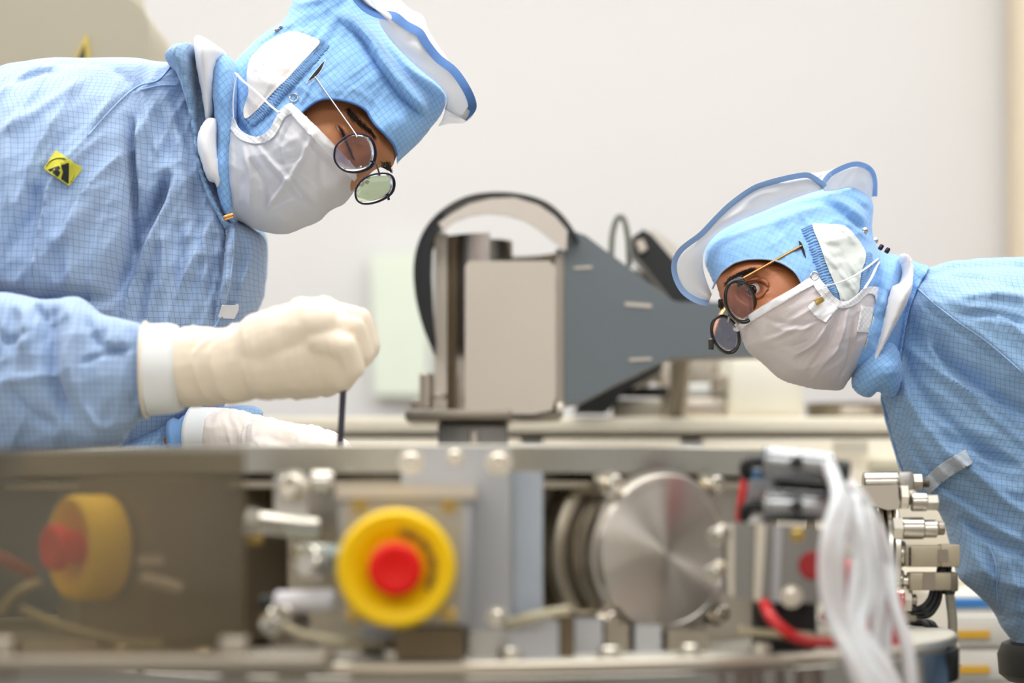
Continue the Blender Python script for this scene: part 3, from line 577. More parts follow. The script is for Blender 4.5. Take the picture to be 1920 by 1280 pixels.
# emergency stops
M_ys = mat('safety_yellow', (248, 206, 0), .5, var=.02, spec=.25); M_rs = mat('signal_red', (232, 18, 6), .45, var=.02, spec=.25)
def estop(c_, n_, R, lab, par_box=None, arc=True, deep=.030):
    n_ = Vector(n_).normalized(); e = empty('emergency_stop', c_, lab, 'button')
    lathe([(R*.97, -deep), (R, -deep+.003), (R, -.008), (R*.975, -.003), (R*.92, 0), (R*.80, -.0006), (R*.55, -.006), (R*.46, -.010), (0, -.010)], c_, n_, 72).obj('collar', M_ys, e, 50)
    r = R*.455; lathe([(r*.7, -.010), (r*.7, .004), (r*.97, .006), (r, .010), (r*.98, .0145), (r*.88, .0175), (r*.75, .0180), (r*.5, .0165), (0, .0160)], c_, n_, 56).obj('push_button', M_rs, e, 60)
    a, u, v = frame_of(n_)
    if arc:
        up = Vector((0, 0, 1)); sd = up.cross(n_).normalized()
        for k in range(13):
            t = math.radians(82-k*9.4); p = c_+(sd*math.cos(t)+up*math.sin(t))*R*.64+n_*(-.0035)
            rad = sd*math.cos(t)+up*math.sin(t); tan = n_.cross(rad); rt = Matrix((tan, rad, n_)).transposed()
            box(p, (.0024+.001*(k % 3), .0060, .0012), bev=0, rot=rt).obj('engraved_mark', bpy.data.materials.get('dark_print') or mat('dark_print', (96, 74, 10), .6), e, 0)
    return e
sb = empty('switch_box', P(758, 1180, 1.80), 'square aluminium switch box carrying the large emergency stop', 'box')
a = P(636, 914, 1.80); b = P(884, 1172, 1.80)
box(((a.x+b.x)/2, 1.86, (a.z+b.z)/2), (b.x-a.x, .12, a.z-b.z), bev=.003).obj('housing', M_alb, sb, 30)
extrude([(642, 938), (872, 938), (862, 1168), (642, 1168)], 1.792, .008).obj('front_cover', mat('cover_grey', (166, 160, 150), .5, .7), sb, 30)
extrude([(628, 908), (890, 908), (890, 934), (628, 934)], 1.788, .14).obj('top_lip', M_plate, sb, 30)
for x, y in ((674, 946), (842, 946), (842, 1152), (662, 1152)): capscrew(P(x, y, 1.792), (0, -1, 0), .0042, .004, M_brass, sb)
extrude([(740, 1176), (868, 1176), (868, 1236), (740, 1236)], 1.84, .10).obj('support_foot', M_warm, sb, 30)
estop(P(742, 1066, 1.762), (.02, -1, 0), .0437, 'large yellow-collared red emergency stop button facing the camera')
# second stop button behind the smoky panel
sb2 = empty('switch_box', P(280, 1240, 1.95), 'dark switch box behind the smoky panel with a side-mounted stop button', 'box')
n2 = Vector((-.80, -.60, 0)); rt = Matrix.Rotation(math.atan2(n2.y, n2.x), 3, 'Z')
c2 = P(128, 1026, 1.965); box(c2-n2*.105+Vector((.0, 0, -.01)), (.13, .125, .135), bev=.003, rot=rt).obj('housing', mat('housing_brown_grey', (120, 108, 88), .45, .6), sb2, 30)
extrude([(258, 1042), (306, 1042), (306, 1058), (258, 1058)], 1.88, .002).obj('pale_label', M_plate, sb2, 30); cyl(P(268, 1082, 1.88), P(338, 1102, 1.90), .004).obj('pin', M_plate, sb2)
box(c2-n2*.10+Vector((0, 0, -.15)), (.10, .10, .15), bev=.003, rot=rt).obj('support_foot', M_warm, sb2, 30)
estop(c2, n2, .0430, 'yellow and red stop button seen sideways behind the smoky panel on the left', arc=False, deep=.036)
tag(tube([P(0, 1150, 1.9), P(20, 1120, 1.9), P(48, 1100, 1.9), P(70, 1092, 1.93)], .0035, 8).obj('cable', M_beige, None, 180), 'beige cable at the left edge below the sideways stop button', 'cable')
tag(tube([P(40, 1140, 1.9), P(110, 1172, 1.88), P(180, 1192, 1.87), P(240, 1204, 1.88), P(300, 1206, 1.9)], .0035, 8).obj('cable', M_beige, None, 180), 'beige cable sagging behind the smoky panel', 'cable')
tag(tube([P(-20, 1038, 1.9), P(20, 1056, 1.9), P(56, 1074, 1.93)], .0055, 8).obj('red_tube', mat('dull_red_tube', (150, 50, 46), .5), None, 180), 'dull red tube at the left edge beside the sideways stop button', 'tube')
tag(tube([P(8, 1196, 1.72), P(28, 1192, 1.72), P(44, 1206, 1.72), P(50, 1228, 1.72), P(68, 1228, 1.72)], .0010, 6).obj('wire', M_ss, None, 180), 'thin bright curled wire in the lower left corner', 'wire')
# smoky acrylic panel (foreground, left)
def smoky():
    m = bpy.data.materials.new('smoky_acrylic'); m.use_nodes = True; nt = m.node_tree; L = nt.links.new; nt.nodes.remove(nt.nodes['Principled BSDF']); out = nt.nodes['Material Output']
    t = nd(nt, 'ShaderNodeBsdfTransparent'); t.inputs[0].default_value = (*lin((224, 216, 200)), 1); d = nd(nt, 'ShaderNodeBsdfDiffuse'); tc = nd(nt, 'ShaderNodeTexCoord'); n = nd(nt, 'ShaderNodeTexNoise'); n.inputs['Scale'].default_value = 4; L(tc.outputs['Object'], n.inputs[0])
    mx = nd(nt, 'ShaderNodeMix', data_type='RGBA'); L(n.outputs[0], mx.inputs[0]); mx.inputs[6].default_value = (*lin((112, 104, 86)), 1); mx.inputs[7].default_value = (*lin((122, 112, 92)), 1); L(mx.outputs[2], d.inputs[0])
    g = nd(nt, 'ShaderNodeBsdfGlossy'); g.inputs['Roughness'].default_value = .12; m1 = nd(nt, 'ShaderNodeMixShader'); m1.inputs[0].default_value = .32; L(t.outputs[0], m1.inputs[1]); L(d.outputs[0], m1.inputs[2])
    m2 = nd(nt, 'ShaderNodeMixShader'); m2.inputs[0].default_value = .05; L(m1.outputs[0], m2.inputs[1]); L(g.outputs[0], m2.inputs[2]); L(m2.outputs[0], out.inputs[0]); return m
ap = empty('acrylic_guard', P(200, 1240, 1.66), 'smoky translucent guard panel in front of the chamber, lower left', 'panel')
M_sm = smoky(); a = P(-160, 842, 1.68); b = P(458, 1225, 1.68)
box(((a.x+b.x)/2, 1.684, (a.z+b.z)/2), (b.x-a.x, .005, a.z-b.z), bev=.001).obj('pane', M_sm, ap, 30)
tube([P(0, 884, 1.70), P(90, 884, 1.70)], .0016, 6, sm=0).obj('hinge_wire', M_ss, ap)
for x, y in ((4, 1222), (440, 1222)): box(P(x, y+10, 1.684), (.02, .02, .03), bev=.003).obj('foot_clamp', M_ssd, ap)
box(P(220, 1238, 1.70), (.30, .09, .012), bev=.002).obj('shelf', M_ssd, ap); box(P(220, 1600, 1.70), (.05, .05, CAMZ-.13), bev=.004).obj('shelf_post', M_ssd, ap)
ap.children[-1].location.z = (CAMZ-.13)/2-ap.location.z-0.0*1
# ---- valve block and air cylinders on the right
vb = empty('valve_block', P(1450, 1130, 1.93), 'grey aluminium valve block with a red dot right of the blank flange', 'valve')
extrude([(1366, 984), (1400, 980), (1540, 990), (1540, 1132), (1376, 1120), (1366, 1112)], 1.93, .06).obj('body', mat('block_grey', (140, 138, 134), .4, .8), vb, 30)
extrude([(1366, 982), (1376, 982), (1376, 1120), (1366, 1114)], 1.925, .02).obj('edge_strip', M_bolt, vb, 30)
extrude([(1418, 982), (1436, 982), (1426, 1128), (1414, 1126)], 1.922, .02).obj('groove_strip', M_bolt, vb, 30); extrude([(1452, 984), (1466, 985), (1460, 1130), (1448, 1128)], 1.924, .02).obj('groove_strip', M_alb, vb, 30)
cyl(P(1524, 1060, 1.927), P(1524, 1060, 1.935), .0115, 24).obj('red_dot', mat('dark_red', (160, 16, 22), .5), vb); capscrew(P(1496, 1002, 1.93), (0, -1, 0), .004, .004, M_brass, vb); capscrew(P(1484, 1118, 1.93), (0, -1, 0), .006, .006, M_bolt, vb)
for x, y in ((1348, 1004), (1340, 1072)): cyl(P(x+8, y-6, 1.93), P(x-8, y+6, 1.915), .0075).obj('thumb_screw', M_bolt, vb)
box(P(1470, 1170, 1.99), (.05, .04, .040), bev=.003).obj('mount_block', M_blkp, vb, 30)
M_cylb = mat('air_cylinder_steel', (168, 170, 172), .26, 1, var=.08, stretch=(30, 1, 1))
for k, (y, lab) in enumerate(((868, 'upper steel air cylinder at the chamber rim with black hose ends'), (950, 'lower steel air cylinder above the valve block'))):
    e = empty('air_cylinder', P(1480, y, 1.96), lab, 'cylinder', None); sl = 10 if k == 0 else 4
    g = Geo(); lathe([(.010, 0), (.0135, .002), (.0135, .004), (.0125, .005)]+[(.0125+.0010*(i % 2), .006+.003*i) for i in range(10)]+[(.0125, .038), (.0125, .056), (.010, .058)], P(1428, y-4, 1.96), P(1520, y-4+sl, 1.96)-P(1428, y-4, 1.96), 28, g); g.obj('barrel', M_cylb, e, 40)
    cyl(P(1498, y-2, 1.95), P(1560, y+6, 1.95), .011).obj('head', M_cylb, e); cyl(P(1494, y, 1.935), P(1494, y, 1.945), .0052).obj('port_screw', M_blkp, e)
    tube([P(1402, y+26, 1.975), P(1398, y+8, 1.97), P(1410, y-2, 1.965), P(1432, y-2, 1.965)], .0055, 10).obj('black_elbow', M_blkp, e, 180); cyl(P(1560, y+12, 1.955), P(1592, y+16, 1.955), .009).obj('end_cap', M_blkp if k == 0 else M_cylb, e)
    if k == 0: cyl(P(1414, 880, 1.98), P(1414, 898, 1.98), .010).obj('blue_collar', mat('blue_collar', (80, 134, 180), .4), e)
    else: cyl(P(1416, 966, 1.98), P(1416, 988, 1.98), .013).obj('white_collar', mat('white_collar', (232, 228, 222), .4), e)
box(P(1440, 908, 2.02), (.045, .03, .034), bev=.003).obj('clamp_body', M_alb, bpy.data.objects['air_cylinder']); box(P(1510, 912, 2.0), (.05, .03, .020), bev=.003).obj('solenoid', M_blkp, bpy.data.objects['air_cylinder'])
# white tube bundle
def wtube():
    m = mat('translucent_white_tube', (236, 232, 234), .3, var=.02); b = m.node_tree.nodes['Principled BSDF']; b.inputs['Alpha'].default_value = .82; b.inputs['Subsurface Weight'].default_value = .3; return m
M_wt = wtube()
tubes = [([(1556, 872, 1.93), (1570, 930, 1.88), (1552, 1000, 1.86), (1546, 1080, 1.86), (1560, 1160, 1.86), (1600, 1240, 1.85), (1640, 1330, 1.85)], 'leftmost'),
         ([(1560, 880, 1.95), (1582, 950, 1.90), (1574, 1020, 1.88), (1572, 1100, 1.88), (1580, 1180, 1.88), (1620, 1260, 1.87), (1655, 1330, 1.87)], 'second from the left'),
         ([(1540, 866, 1.96), (1566, 900, 1.93), (1590, 960, 1.92), (1606, 1040, 1.92), (1600, 1120, 1.91), (1598, 1180, 1.90), (1640, 1260, 1.88), (1690, 1330, 1.88)], 'third from the left'),
         ([(1600, 920, 1.99), (1610, 980, 1.94), (1622, 1040, 1.93), (1622, 1110, 1.92), (1614, 1180, 1.90), (1660, 1250, 1.89), (1700, 1330, 1.89)], 'middle'),
         ([(1590, 912, 2.02), (1620, 950, 1.98), (1636, 1020, 1.96), (1650, 1100, 1.96), (1640, 1180, 1.95), (1640, 1260, 1.94), (1650, 1330, 1.94)], 'inner straight'),
         ([(1574, 900, 2.0), (1608, 924, 1.98), (1650, 1000, 1.98), (1672, 1080, 1.98), (1664, 1150, 1.98), (1660, 1240, 1.96), (1668, 1330, 1.96)], 'second from the right'),
         ([(1612, 930, 2.02), (1640, 980, 2.0), (1664, 1060, 1.98), (1676, 1130, 1.96), (1702, 1220, 1.95), (1712, 1330, 1.95)], 'rightmost'),
         ([(1550, 886, 1.97), (1590, 940, 1.96), (1612, 990, 1.95), (1630, 1060, 1.95), (1632, 1130, 1.94), (1590, 1200, 1.92), (1600, 1260, 1.92), (1630, 1330, 1.92)], 'crossing')]
for pts, w in tubes: tag(tube([P(*p) for p in pts], .0054, 10).obj('white_tube', M_wt, None, 180), f'{w} translucent white plastic tube of the bundle beside the chamber', 'tube', 'white plastic tubes at the right of the chamber')
M_rr = mat('red_knob', (200, 30, 34), .4)
rk = empty('red_valve_knob', P(1590, 1090, 2.05), 'red valve knob and red hose seen behind the white tubes', 'valve'); cyl(P(1580, 1090, 2.05), P(1604, 1090, 2.05), .019).obj('knob', M_rr, rk); tube([P(1540, 1150, 2.02), P(1590, 1176, 2.02), P(1650, 1168, 2.04), P(1680, 1130, 2.06)], .005, 8).obj('hose', M_rr, rk, 180); box(P(1654, 1160, 2.08), (.035, .03, .05), bev=.004).obj('bracket', M_rr, rk)
# ---- fittings on the right side (near focus)
df = 2.36
def hexp(p0, p1, r, g=None): return cyl(p0, p1, r, 6, g, bev=.06)
sfl = empty('side_flange', P(1645, 1020, df), 'upright steel flange disc edge-on behind the white tubes, right side', 'flange')
for x0, x1, r in ((1620, 1632, .058), (1634, 1644, .066), (1646, 1657, .070), (1659, 1672, .066)): lathe([(r-.002, 0), (r, .001), (r, (x1-x0)*df/F-.001), (r-.002, (x1-x0)*df/F)], P(x0, 1040, df+.06), (1, 0, 0), 56).obj('disc', M_pol, sfl, 30)
lathe([(.045, 0), (.045, .06)], P(1520, 1040, df+.06), (1, 0, 0), 40).obj('neck', M_ch, sfl)
cc_ = empty('claw_clamp', P(1690, 900, df+.04), 'upper dark steel clamp with hex nut nearest the grey webbing loop', 'clamp')
cyl(P(1618, 905, df+.04), P(1708, 904, df+.04), .0105, 28).obj('barrel', M_pol, cc_, 30); box(P(1695, 901, df+.035), (.014, .024, .018), bev=.002).obj('claw', M_al, cc_, 30); hexp(P(1711, 903, df+.04), P(1728, 903, df+.04), .0088).obj('hex_nut', M_bolt, cc_, 20)
g = Geo(); lathe([(.0042+.0008*(i % 2), i*.0008) for i in range(11)], P(1727, 905, df+.04), (1, 0, 0), 16, g); g.obj('threaded_stud', M_ssd, cc_, 20)
c2_ = empty('long_clamp', P(1640, 932, df), 'long chamfered steel clamp with hex nut pointing at the right technician', 'clamp')
extrude([(1592, 918), (1600, 910), (1684, 908), (1686, 954), (1664, 956), (1600, 936)], df-.005, .030).obj('bar', M_pol, c2_, 20); hexp(P(1686, 932, df+.01), P(1702, 932, df+.01), .0130).obj('hex_nut', M_bolt, c2_, 20); cyl(P(1702, 932, df+.01), P(1712, 932, df+.01), .0075).obj('stud', M_ssd, c2_)
cyl(P(1708, 941, df), P(1738, 941, df), .0090, 24).obj('sleeve', M_pol, c2_, 30); hexp(P(1736, 942, df), P(1758, 942, df), .0085).obj('hex_cap', M_bolt, c2_, 20)
c3 = empty('coaxial_feedthrough', P(1700, 990, df), 'straight steel feedthrough with knurled end, middle of the right fittings', 'connector')
hexp(P(1672, 990, df), P(1692, 990, df), .0115).obj('hex_base', M_pol, c3, 20); cyl(P(1690, 990, df), P(1732, 990, df), .0108, 28).obj('body', M_pol, c3, 30); cyl(P(1731, 991, df), P(1757, 991, df), .0088, 24).obj('sleeve', M_bolt, c3, 30)
g = Geo(); lathe([(.006, 0), (.0068, .001), (.0068, .006), (.006, .0072)], P(1757, 990, df), (1, 0, 0), 12, g); g.obj('knurled_end', M_ssd, c3, 20)
M_cp = mat('translucent_beige_plastic', (176, 164, 140), .25, var=.05, vscale=30, alpha=.9); M_db = mat('beige_connector_shell', (166, 156, 134), .4, .3)
c4_ = empty('transparent_connector', P(1745, 1042, df), 'translucent beige multi-pin connector housing on the right fittings', 'connector')
box(P(1728, 1042, df), (66*df/F, .024, 40*df/F), bev=.002).obj('housing', M_cp, c4_, 30); box(P(1778, 1041, df), (36*df/F, .026, 42*df/F), bev=.002).obj('cap', M_cp, c4_, 30); extrude([(1760, 1030), (1778, 1030), (1778, 1054), (1760, 1054)], df-.0135, .001).obj('grille', M_ssd, c4_, 0)
for k in (1034, 1052): box(P(1706, k, df-.013), (.002, .002, .009), bev=0).obj('slot', M_blkp, c4_, 0)
cyl(P(1672, 1038, df+.01), P(1697, 1038, df+.01), .013).obj('socket', M_pol, c4_); tube([P(1766, 1062, df), P(1764, 1076, df)], .0048, 8, sm=0).obj('black_lead', M_blk2, c4_, 180); tube([P(1778, 1062, df+.01), P(1777, 1076, df+.01)], .0036, 8, sm=0).obj('black_lead', M_blk2, c4_, 180)
c5 = empty('data_connector', P(1745, 1090, df), 'beige flat connector shell with black wires leaving its underside', 'connector')
box(P(1742, 1089, df), (80*df/F, .022, 34*df/F), bev=.002).obj('shell', M_db, c5, 30); box(P(1786, 1090, df), (14*df/F, .024, 36*df/F), bev=.002).obj('end_cap', mat('dark_beige_cap', (104, 98, 84), .4, .3), c5, 30); box(P(1742, 1089, df-.012), (22*df/F, .002, 34*df/F), bev=0).obj('band', M_ssd, c5, 0)
cyl(P(1672, 1086, df+.01), P(1694, 1086, df+.01), .0095).obj('socket', M_pol, c5); cyl(P(1692, 1088, df), P(1702, 1088, df), .0055).obj('screw', M_bolt, c5); capscrew(P(1700, 1088, df), (1, 0, 0), .004, .005, M_bolt, c5)
c6 = empty('claw_clamp', P(1665, 1125, df), 'lower steel clamp with conical body above the round base plate', 'clamp')
g = Geo(); lathe([(.004, 0), (.009, .012), (.013, .030), (.0135, .036), (.010, .038)], P(1622, 1122, df), (1, .0, -.03), 24, g); g.obj('cone', M_bolt, c6, 30); hexp(P(1692, 1124, df), P(1708, 1124, df), .0125).obj('hex_nut', M_pol, c6, 20); cyl(P(1707, 1125, df), P(1718, 1125, df), .006).obj('stud', M_ssd, c6); box(P(1700, 1152, df+.01), (.018, .02, .014), bev=.003).obj('claw', M_ssd, c6, 30)
for k, pts in enumerate(([(1748, 1106), (1742, 1124), (1728, 1138), (1706, 1144)], [(1756, 1106), (1750, 1128), (1734, 1146), (1706, 1150)], [(1764, 1106), (1758, 1132), (1740, 1154), (1708, 1156)])): tag(tube([P(x, y, df+.004*k) for x, y in pts]+[P(1692, 1158+3*k, df+.05)], .0026, 8).obj('black_wire', M_blk2, None, 180), ['innermost', 'middle', 'outermost'][k]+' of the three thin black wires curving down from the beige data connector', 'wire', 'black wires under the data connector')
for k in range(2): tag(tube([P(1700+14*k, 1172, df+.06), P(1730+12*k, 1166, df+.03), P(1744+12*k, 1180, df), P(1750+10*k, 1196, df+.01)], .003, 8).obj('black_wire', M_blk2, None, 180), ['left', 'right'][k]+'-hand black wire looping over the pale base plate edge', 'wire', 'black wires over the base plate edge')
tag(tube([P(1779, 1106, df), P(1784, 1140, df), P(1786, 1180, df), P(1778, 1206, df), P(1764, 1216, df+.04), P(1750, 1250, df+.1), P(1765, 1330, df+.12)], .0046, 10).obj('grey_cable', mat('grey_jacket_cable', (134, 130, 116), .5), None, 180), 'thick grey cable dropping from the beige connector past the base plate', 'cable')
cyl(P(1779, 1104, df), P(1779, 1114, df), .0062).obj('strain_relief', M_blkp, c5)
disc(.512, zd-.0002, zd+.0012, 'pale_base_cover', mat('pale_cover_plate', (206, 202, 190), .45, .2))
disc(.5165, zd-.040, zd-.010, 'polished_rim_band', mat('polished_rim', (150, 146, 138), .12, 1), seg=160)
tag(tube([P(1748, 1240, 2.3), P(1776, 1244, 2.3), P(1802, 1248, 2.3)], .0007, 6).obj('wire', M_blk2, None, 180), 'short thin black wire end sticking out right of the base plate', 'wire')
# ================================================================ PEOPLE
BLUE = (156, 180, 214); BLUEL = (58, 84, 128)
M_gown = fabric('blue_cleanroom_cloth', BLUE, BLUEL, wr=.0007, wscale=14)
M_gown2 = fabric('blue_cleanroom_cloth_worn', (146, 182, 220), BLUEL, ang=.12, wr=.0007, wscale=14)
M_hood = fabric('blue_hood_cloth', (140, 188, 240), (62, 92, 140), ang=-.68, wr=.0004, wscale=26, wst=(1, 1, 1))
M_hood2 = fabric('blue_hood_cloth_right', (140, 188, 240), (90, 124, 172), ang=.45, lw=.08, wr=.0004, wscale=26, wst=(1, 1, 1))
M_trim = mat('dark_blue_binding', (76, 118, 178), .8, bump=.0004, bscale=300)
M_trimR = mat('light_blue_binding', (158, 192, 236), .8, bump=.0006, bscale=260)
M_mask = fabric('white_mask_cloth', (226, 226, 230), (214, 214, 220), lw=.02, wr=.0003, wscale=20, translucent=.2)
M_maskR = fabric('pinkish_white_mask_cloth', (230, 221, 221), (220, 208, 208), lw=.02, wr=.0003, wscale=24, translucent=.2)
M_bind = fabric('white_checked_binding', (236, 236, 238), (150, 150, 160), pitch=(.0042, .0042), lw=.13, ang=.7, wr=.0002)
M_white = mat('white_cloth', (238, 238, 242), .8, bump=.0008, bscale=40)
M_ear = mat('white_knit_ear_panel', (232, 226, 222), .85, bump=.0012, bscale=26, stretch=(1, 1, 1.6))
M_earR = mat('pale_knit_ear_panel', (226, 232, 228), .85, bump=.0012, bscale=30, stretch=(1, 1, 1.6))
M_veil = fabric('white_veil_mesh', (238, 238, 240), (228, 228, 232), lw=.02, wr=.0005, wscale=12, translucent=.35, alpha=.9)
M_strap = mat('white_elastic', (235, 236, 242), .8)
M_glove = mat('cream_latex', (228, 214, 194), .5, var=.03, bump=.0006, bscale=60, sub=.15)
M_gloveW = mat('pale_latex', (230, 220, 212), .5, var=.03, bump=.0006, bscale=60, sub=.15)
M_cuff = mat('cuff_band_white', (226, 228, 228), .7)
M_skin = mat('brown_skin', (182, 120, 78), .48, var=.10, vscale=26, bump=.0003, bscale=500, sub=.12)
M_skinR = mat('warm_brown_skin', (174, 108, 68), .45, var=.10, vscale=26, bump=.0003, bscale=500, sub=.12)
M_hair = mat('black_brown_hair', (38, 26, 22), .6)
M_eyew = mat('eye_white', (226, 212, 206), .25); M_iris = mat('dark_brown_iris', (34, 20, 16), .12)
M_chrome = mat('chrome', (210, 205, 205), .16, 1, var=.02)
M_gun = mat('dark_gunmetal', (60, 58, 78), .3, 1, var=.02)
M_black = mat('black_acetate', (22, 20, 18), .18, coat=.5)
M_gold = mat('gold_metal', (206, 150, 92), .22, 1, var=.05)
M_dark = mat('dark_gap', (20, 18, 26), .8)
M_clear = None
def lens_mat(name, tint, t=.86, refl=.06, haze=(230, 235, 225), hz=.05):
    m = bpy.data.materials.new(name); m.use_nodes = True; nt = m.node_tree; L = nt.links.new; nt.nodes.remove(nt.nodes['Principled BSDF']); out = nt.nodes['Material Output']
    a = nd(nt, 'ShaderNodeBsdfTransparent'); a.inputs[0].default_value = (*lin(tint), 1); g = nd(nt, 'ShaderNodeBsdfGlossy'); g.inputs['Roughness'].default_value = .03
    fr = nd(nt, 'ShaderNodeFresnel'); fr.inputs[0].default_value = 1.5; ad = nd(nt, 'ShaderNodeMath', operation='ADD'); L(fr.outputs[0], ad.inputs[0]); ad.inputs[1].default_value = refl
    tc = nd(nt, 'ShaderNodeTexCoord'); n = nd(nt, 'ShaderNodeTexNoise'); n.inputs['Scale'].default_value = 30; L(tc.outputs['Object'], n.inputs[0])
    df = nd(nt, 'ShaderNodeBsdfDiffuse'); df.inputs[0].default_value = (*lin(haze), 1)
    mh = nd(nt, 'ShaderNodeMath', operation='MULTIPLY'); L(n.outputs[0], mh.inputs[0]); mh.inputs[1].default_value = hz*2
    m0 = nd(nt, 'ShaderNodeMixShader'); L(mh.outputs[0], m0.inputs[0]); L(a.outputs[0], m0.inputs[1]); L(df.outputs[0], m0.inputs[2])
    ms = nd(nt, 'ShaderNodeMixShader'); L(ad.outputs[0], ms.inputs[0]); L(m0.outputs[0], ms.inputs[1]); L(g.outputs[0], ms.inputs[2]); L(ms.outputs[0], out.inputs[0])
    return m
M_lens = lens_mat('clear_lens', (232, 226, 236), refl=.0, hz=.02); M_lensG = lens_mat('greenish_lens', (226, 236, 216), refl=.16)

def person(name_loc, label, legs):
    r = empty('person', name_loc, label, 'person'); return r
def spectacles(root, rim1, rim2, surfd, mats, lensmats, temple, temple_far, bridge, r, lab, thick_r=1.0):
    """rims: (cx, cy, depth, [outline px offsets], tilt(dx,dy) depth per px)"""
    g = empty('spectacles', (0, 0, 0), None, None); g.parent = root; g.location = -wloc(root)+Vector(P(rim1[0], rim1[1], rim1[2])); g['label'] = lab
    for (cx, cy, d, out, tl), lm in zip((rim1, rim2), lensmats):
        pts = [P(cx+x, cy+y, d+tl[0]*x+tl[1]*y) for x, y in out]
        tube(pts, r, 10, True, 6).obj('rim', mats[0], g, 180)
        q = cr([list(p) for p in pts], 4, True); n = len(q); c = q.mean(0); nrm = np.cross(q[n//4]-q[0], q[n//2]-q[0]); nrm /= np.linalg.norm(nrm)
        if nrm[1] > 0: nrm = -nrm
        V = []; Fc = []
        for si, off in ((0, .0008), (1, -.0008)):
            base = len(V); V.append(c+nrm*(off+.0015))
            for ring in (.35, .7, 1.0):
                for k in range(n): V.append(c+(q[k]-c)*ring+nrm*(off+.0015*(1-ring**2)))
            for k in range(n):
                k2 = (k+1) % n; f = [(base, base+1+k, base+1+k2)]
                for a in (0, 1): f.append((base+1+a*n+k, base+1+(a+1)*n+k, base+1+(a+1)*n+k2, base+1+a*n+k2))
                Fc += [x if not si else x[::-1] for x in f]
        s0 = 1+2*n; s1 = 1+3*n+1+2*n
        for k in range(n): Fc.append((s0+k, s1+k, s1+(k+1) % n, s0+(k+1) % n))
        mk('lens', V, Fc, lm, g, 180)
    tube(temple, r*thick_r, 8, False, 5, flat=.6).obj('temple', mats[1], g, 180)
    tube(temple_far, r*thick_r, 8, False, 5, flat=.6).obj('temple', mats[1], g, 180)
    tube(bridge, r*.9, 8, False, 5).obj('bridge', mats[0], g, 180)
    return g
def hairs(name, segs, m, parent, r=.0005):
    g = Geo()
    for pts in segs: tube(pts, r, 4, False, 2, g=g, rf=lambda t: 1-.85*t)
    o = g.obj(name, m, parent, 180); o['kind'] = 'stuff'; return o
def body(name, headpuff, caps, m, parent):
    """continuous figure: detailed head united with the fused torso, arms and legs"""
    t = blob('torso_tmp', caps, .012, m, None, 8); h = headpuff.build('head_tmp', m, None)
    b = h.modifiers.new('b', 'BOOLEAN'); b.operation = 'UNION'; b.object = t; b.solver = 'EXACT'
    dg = bpy.context.evaluated_depsgraph_get(); me = bpy.data.meshes.new_from_object(h.evaluated_get(dg)); me.transform(Matrix.Translation(h.location)); me.materials.clear()
    bpy.data.objects.remove(h); bpy.data.objects.remove(t); me.name = name
    return link(name, me, m, parent, 180)
def strand(surf, x, y, x2, y2, lift=.001, out=.001):
    a = surf.on([x, (x+x2)/2, x2], [y, (y+y2)/2, y2], lift); a[2][1] -= out; return a

# ---------------------------------------------------------------- left technician
LB = person((-.76, 2.72, 0), 'person in blue coverall, white mask and wire-rimmed glasses bending over the chamber', None)
headL = Puff([(470, 140), (500, 100), (545, 62), (600, 40), (650, 40), (700, 80), (745, 130), (778, 190), (776, 230), (756, 278), (746, 306), (738, 324), (722, 322), (704, 330), (693, 342), (681, 352), (660, 372), (610, 395), (560, 412), (500, 412), (450, 385), (425, 330), (420, 230)], 2.62, .078, step=.0018,
    tilt=[(450, 200, 2.64), (600, 100, 2.63), (740, 320, 2.575), (690, 350, 2.57), (600, 390, 2.59), (700, 200, 2.61)],
    strokes=[([(700, 245), (672, 262), (655, 268)], 22, -.012), ([(655, 205), (690, 235), (715, 275), (735, 305)], 12, .006), ([(636, 236), (650, 250), (660, 268), (664, 285)], 9, .005), ([(632, 232), (642, 252), (648, 272)], 3, -.002), ([(625, 240), (632, 262), (640, 282)], 4, -.0012), ([(706, 300), (696, 322), (688, 342)], 9, .008), ([(600, 230), (625, 290), (650, 320)], 20, .004)])
capsL = [(P(560, 250, 2.63), .060, P(440, 250, 2.64), .05), (P(440, 250, 2.64), .05, P(370, 260, 2.66), .055), (P(350, 260, 2.66), .06, P(300, 330, 2.66), .07), (P(290, 300, 2.72), .05, P(290, 300, 2.60), .05),
         (P(300, 330, 2.66), .085, P(100, 350, 2.66), .09), (P(300, 400, 2.66), .09, P(-100, 500, 2.66), .10), (P(-100, 500, 2.66), .10, P(-420, 760, 2.65), .11),
         (P(100, 280, 2.52), .045, P(-60, 600, 2.48), .040), (P(-60, 600, 2.48), .040, P(-120, 700, 2.34), .038), (P(-120, 700, 2.34), .038, P(300, 690, 2.28), .030), (P(300, 690, 2.28), .030, P(440, 685, 2.26), .026), (P(450, 680, 2.26), .026, P(600, 640, 2.25), .024),
         (P(300, 360, 2.76), .05, P(120, 800, 2.74), .040), (P(120, 870, 2.70), .034, P(330, 836, 2.58), .016), (P(330, 836, 2.58), .016, P(360, 824, 2.58), .018), (P(120, 800, 2.74), .04, P(120, 870, 2.70), .036), (P(360, 822, 2.58), .024, P(500, 832, 2.555), .020)]
for s in (-1, 1):
    capsL += [(P(-420, 780, 2.66), .09, P(-260+80*s, 850, 2.66+s*.08), .08), (P(-260+80*s, 850, 2.66+s*.08), .08, Vector((-.76+s*.1, 2.72+s*.12, .10)), .04), (Vector((-.76+s*.1, 2.72+s*.12, .06)), .04, Vector((-.60+s*.1, 2.72+s*.12, .045)), .032)]
body('body', headL, capsL, M_skin, LB)
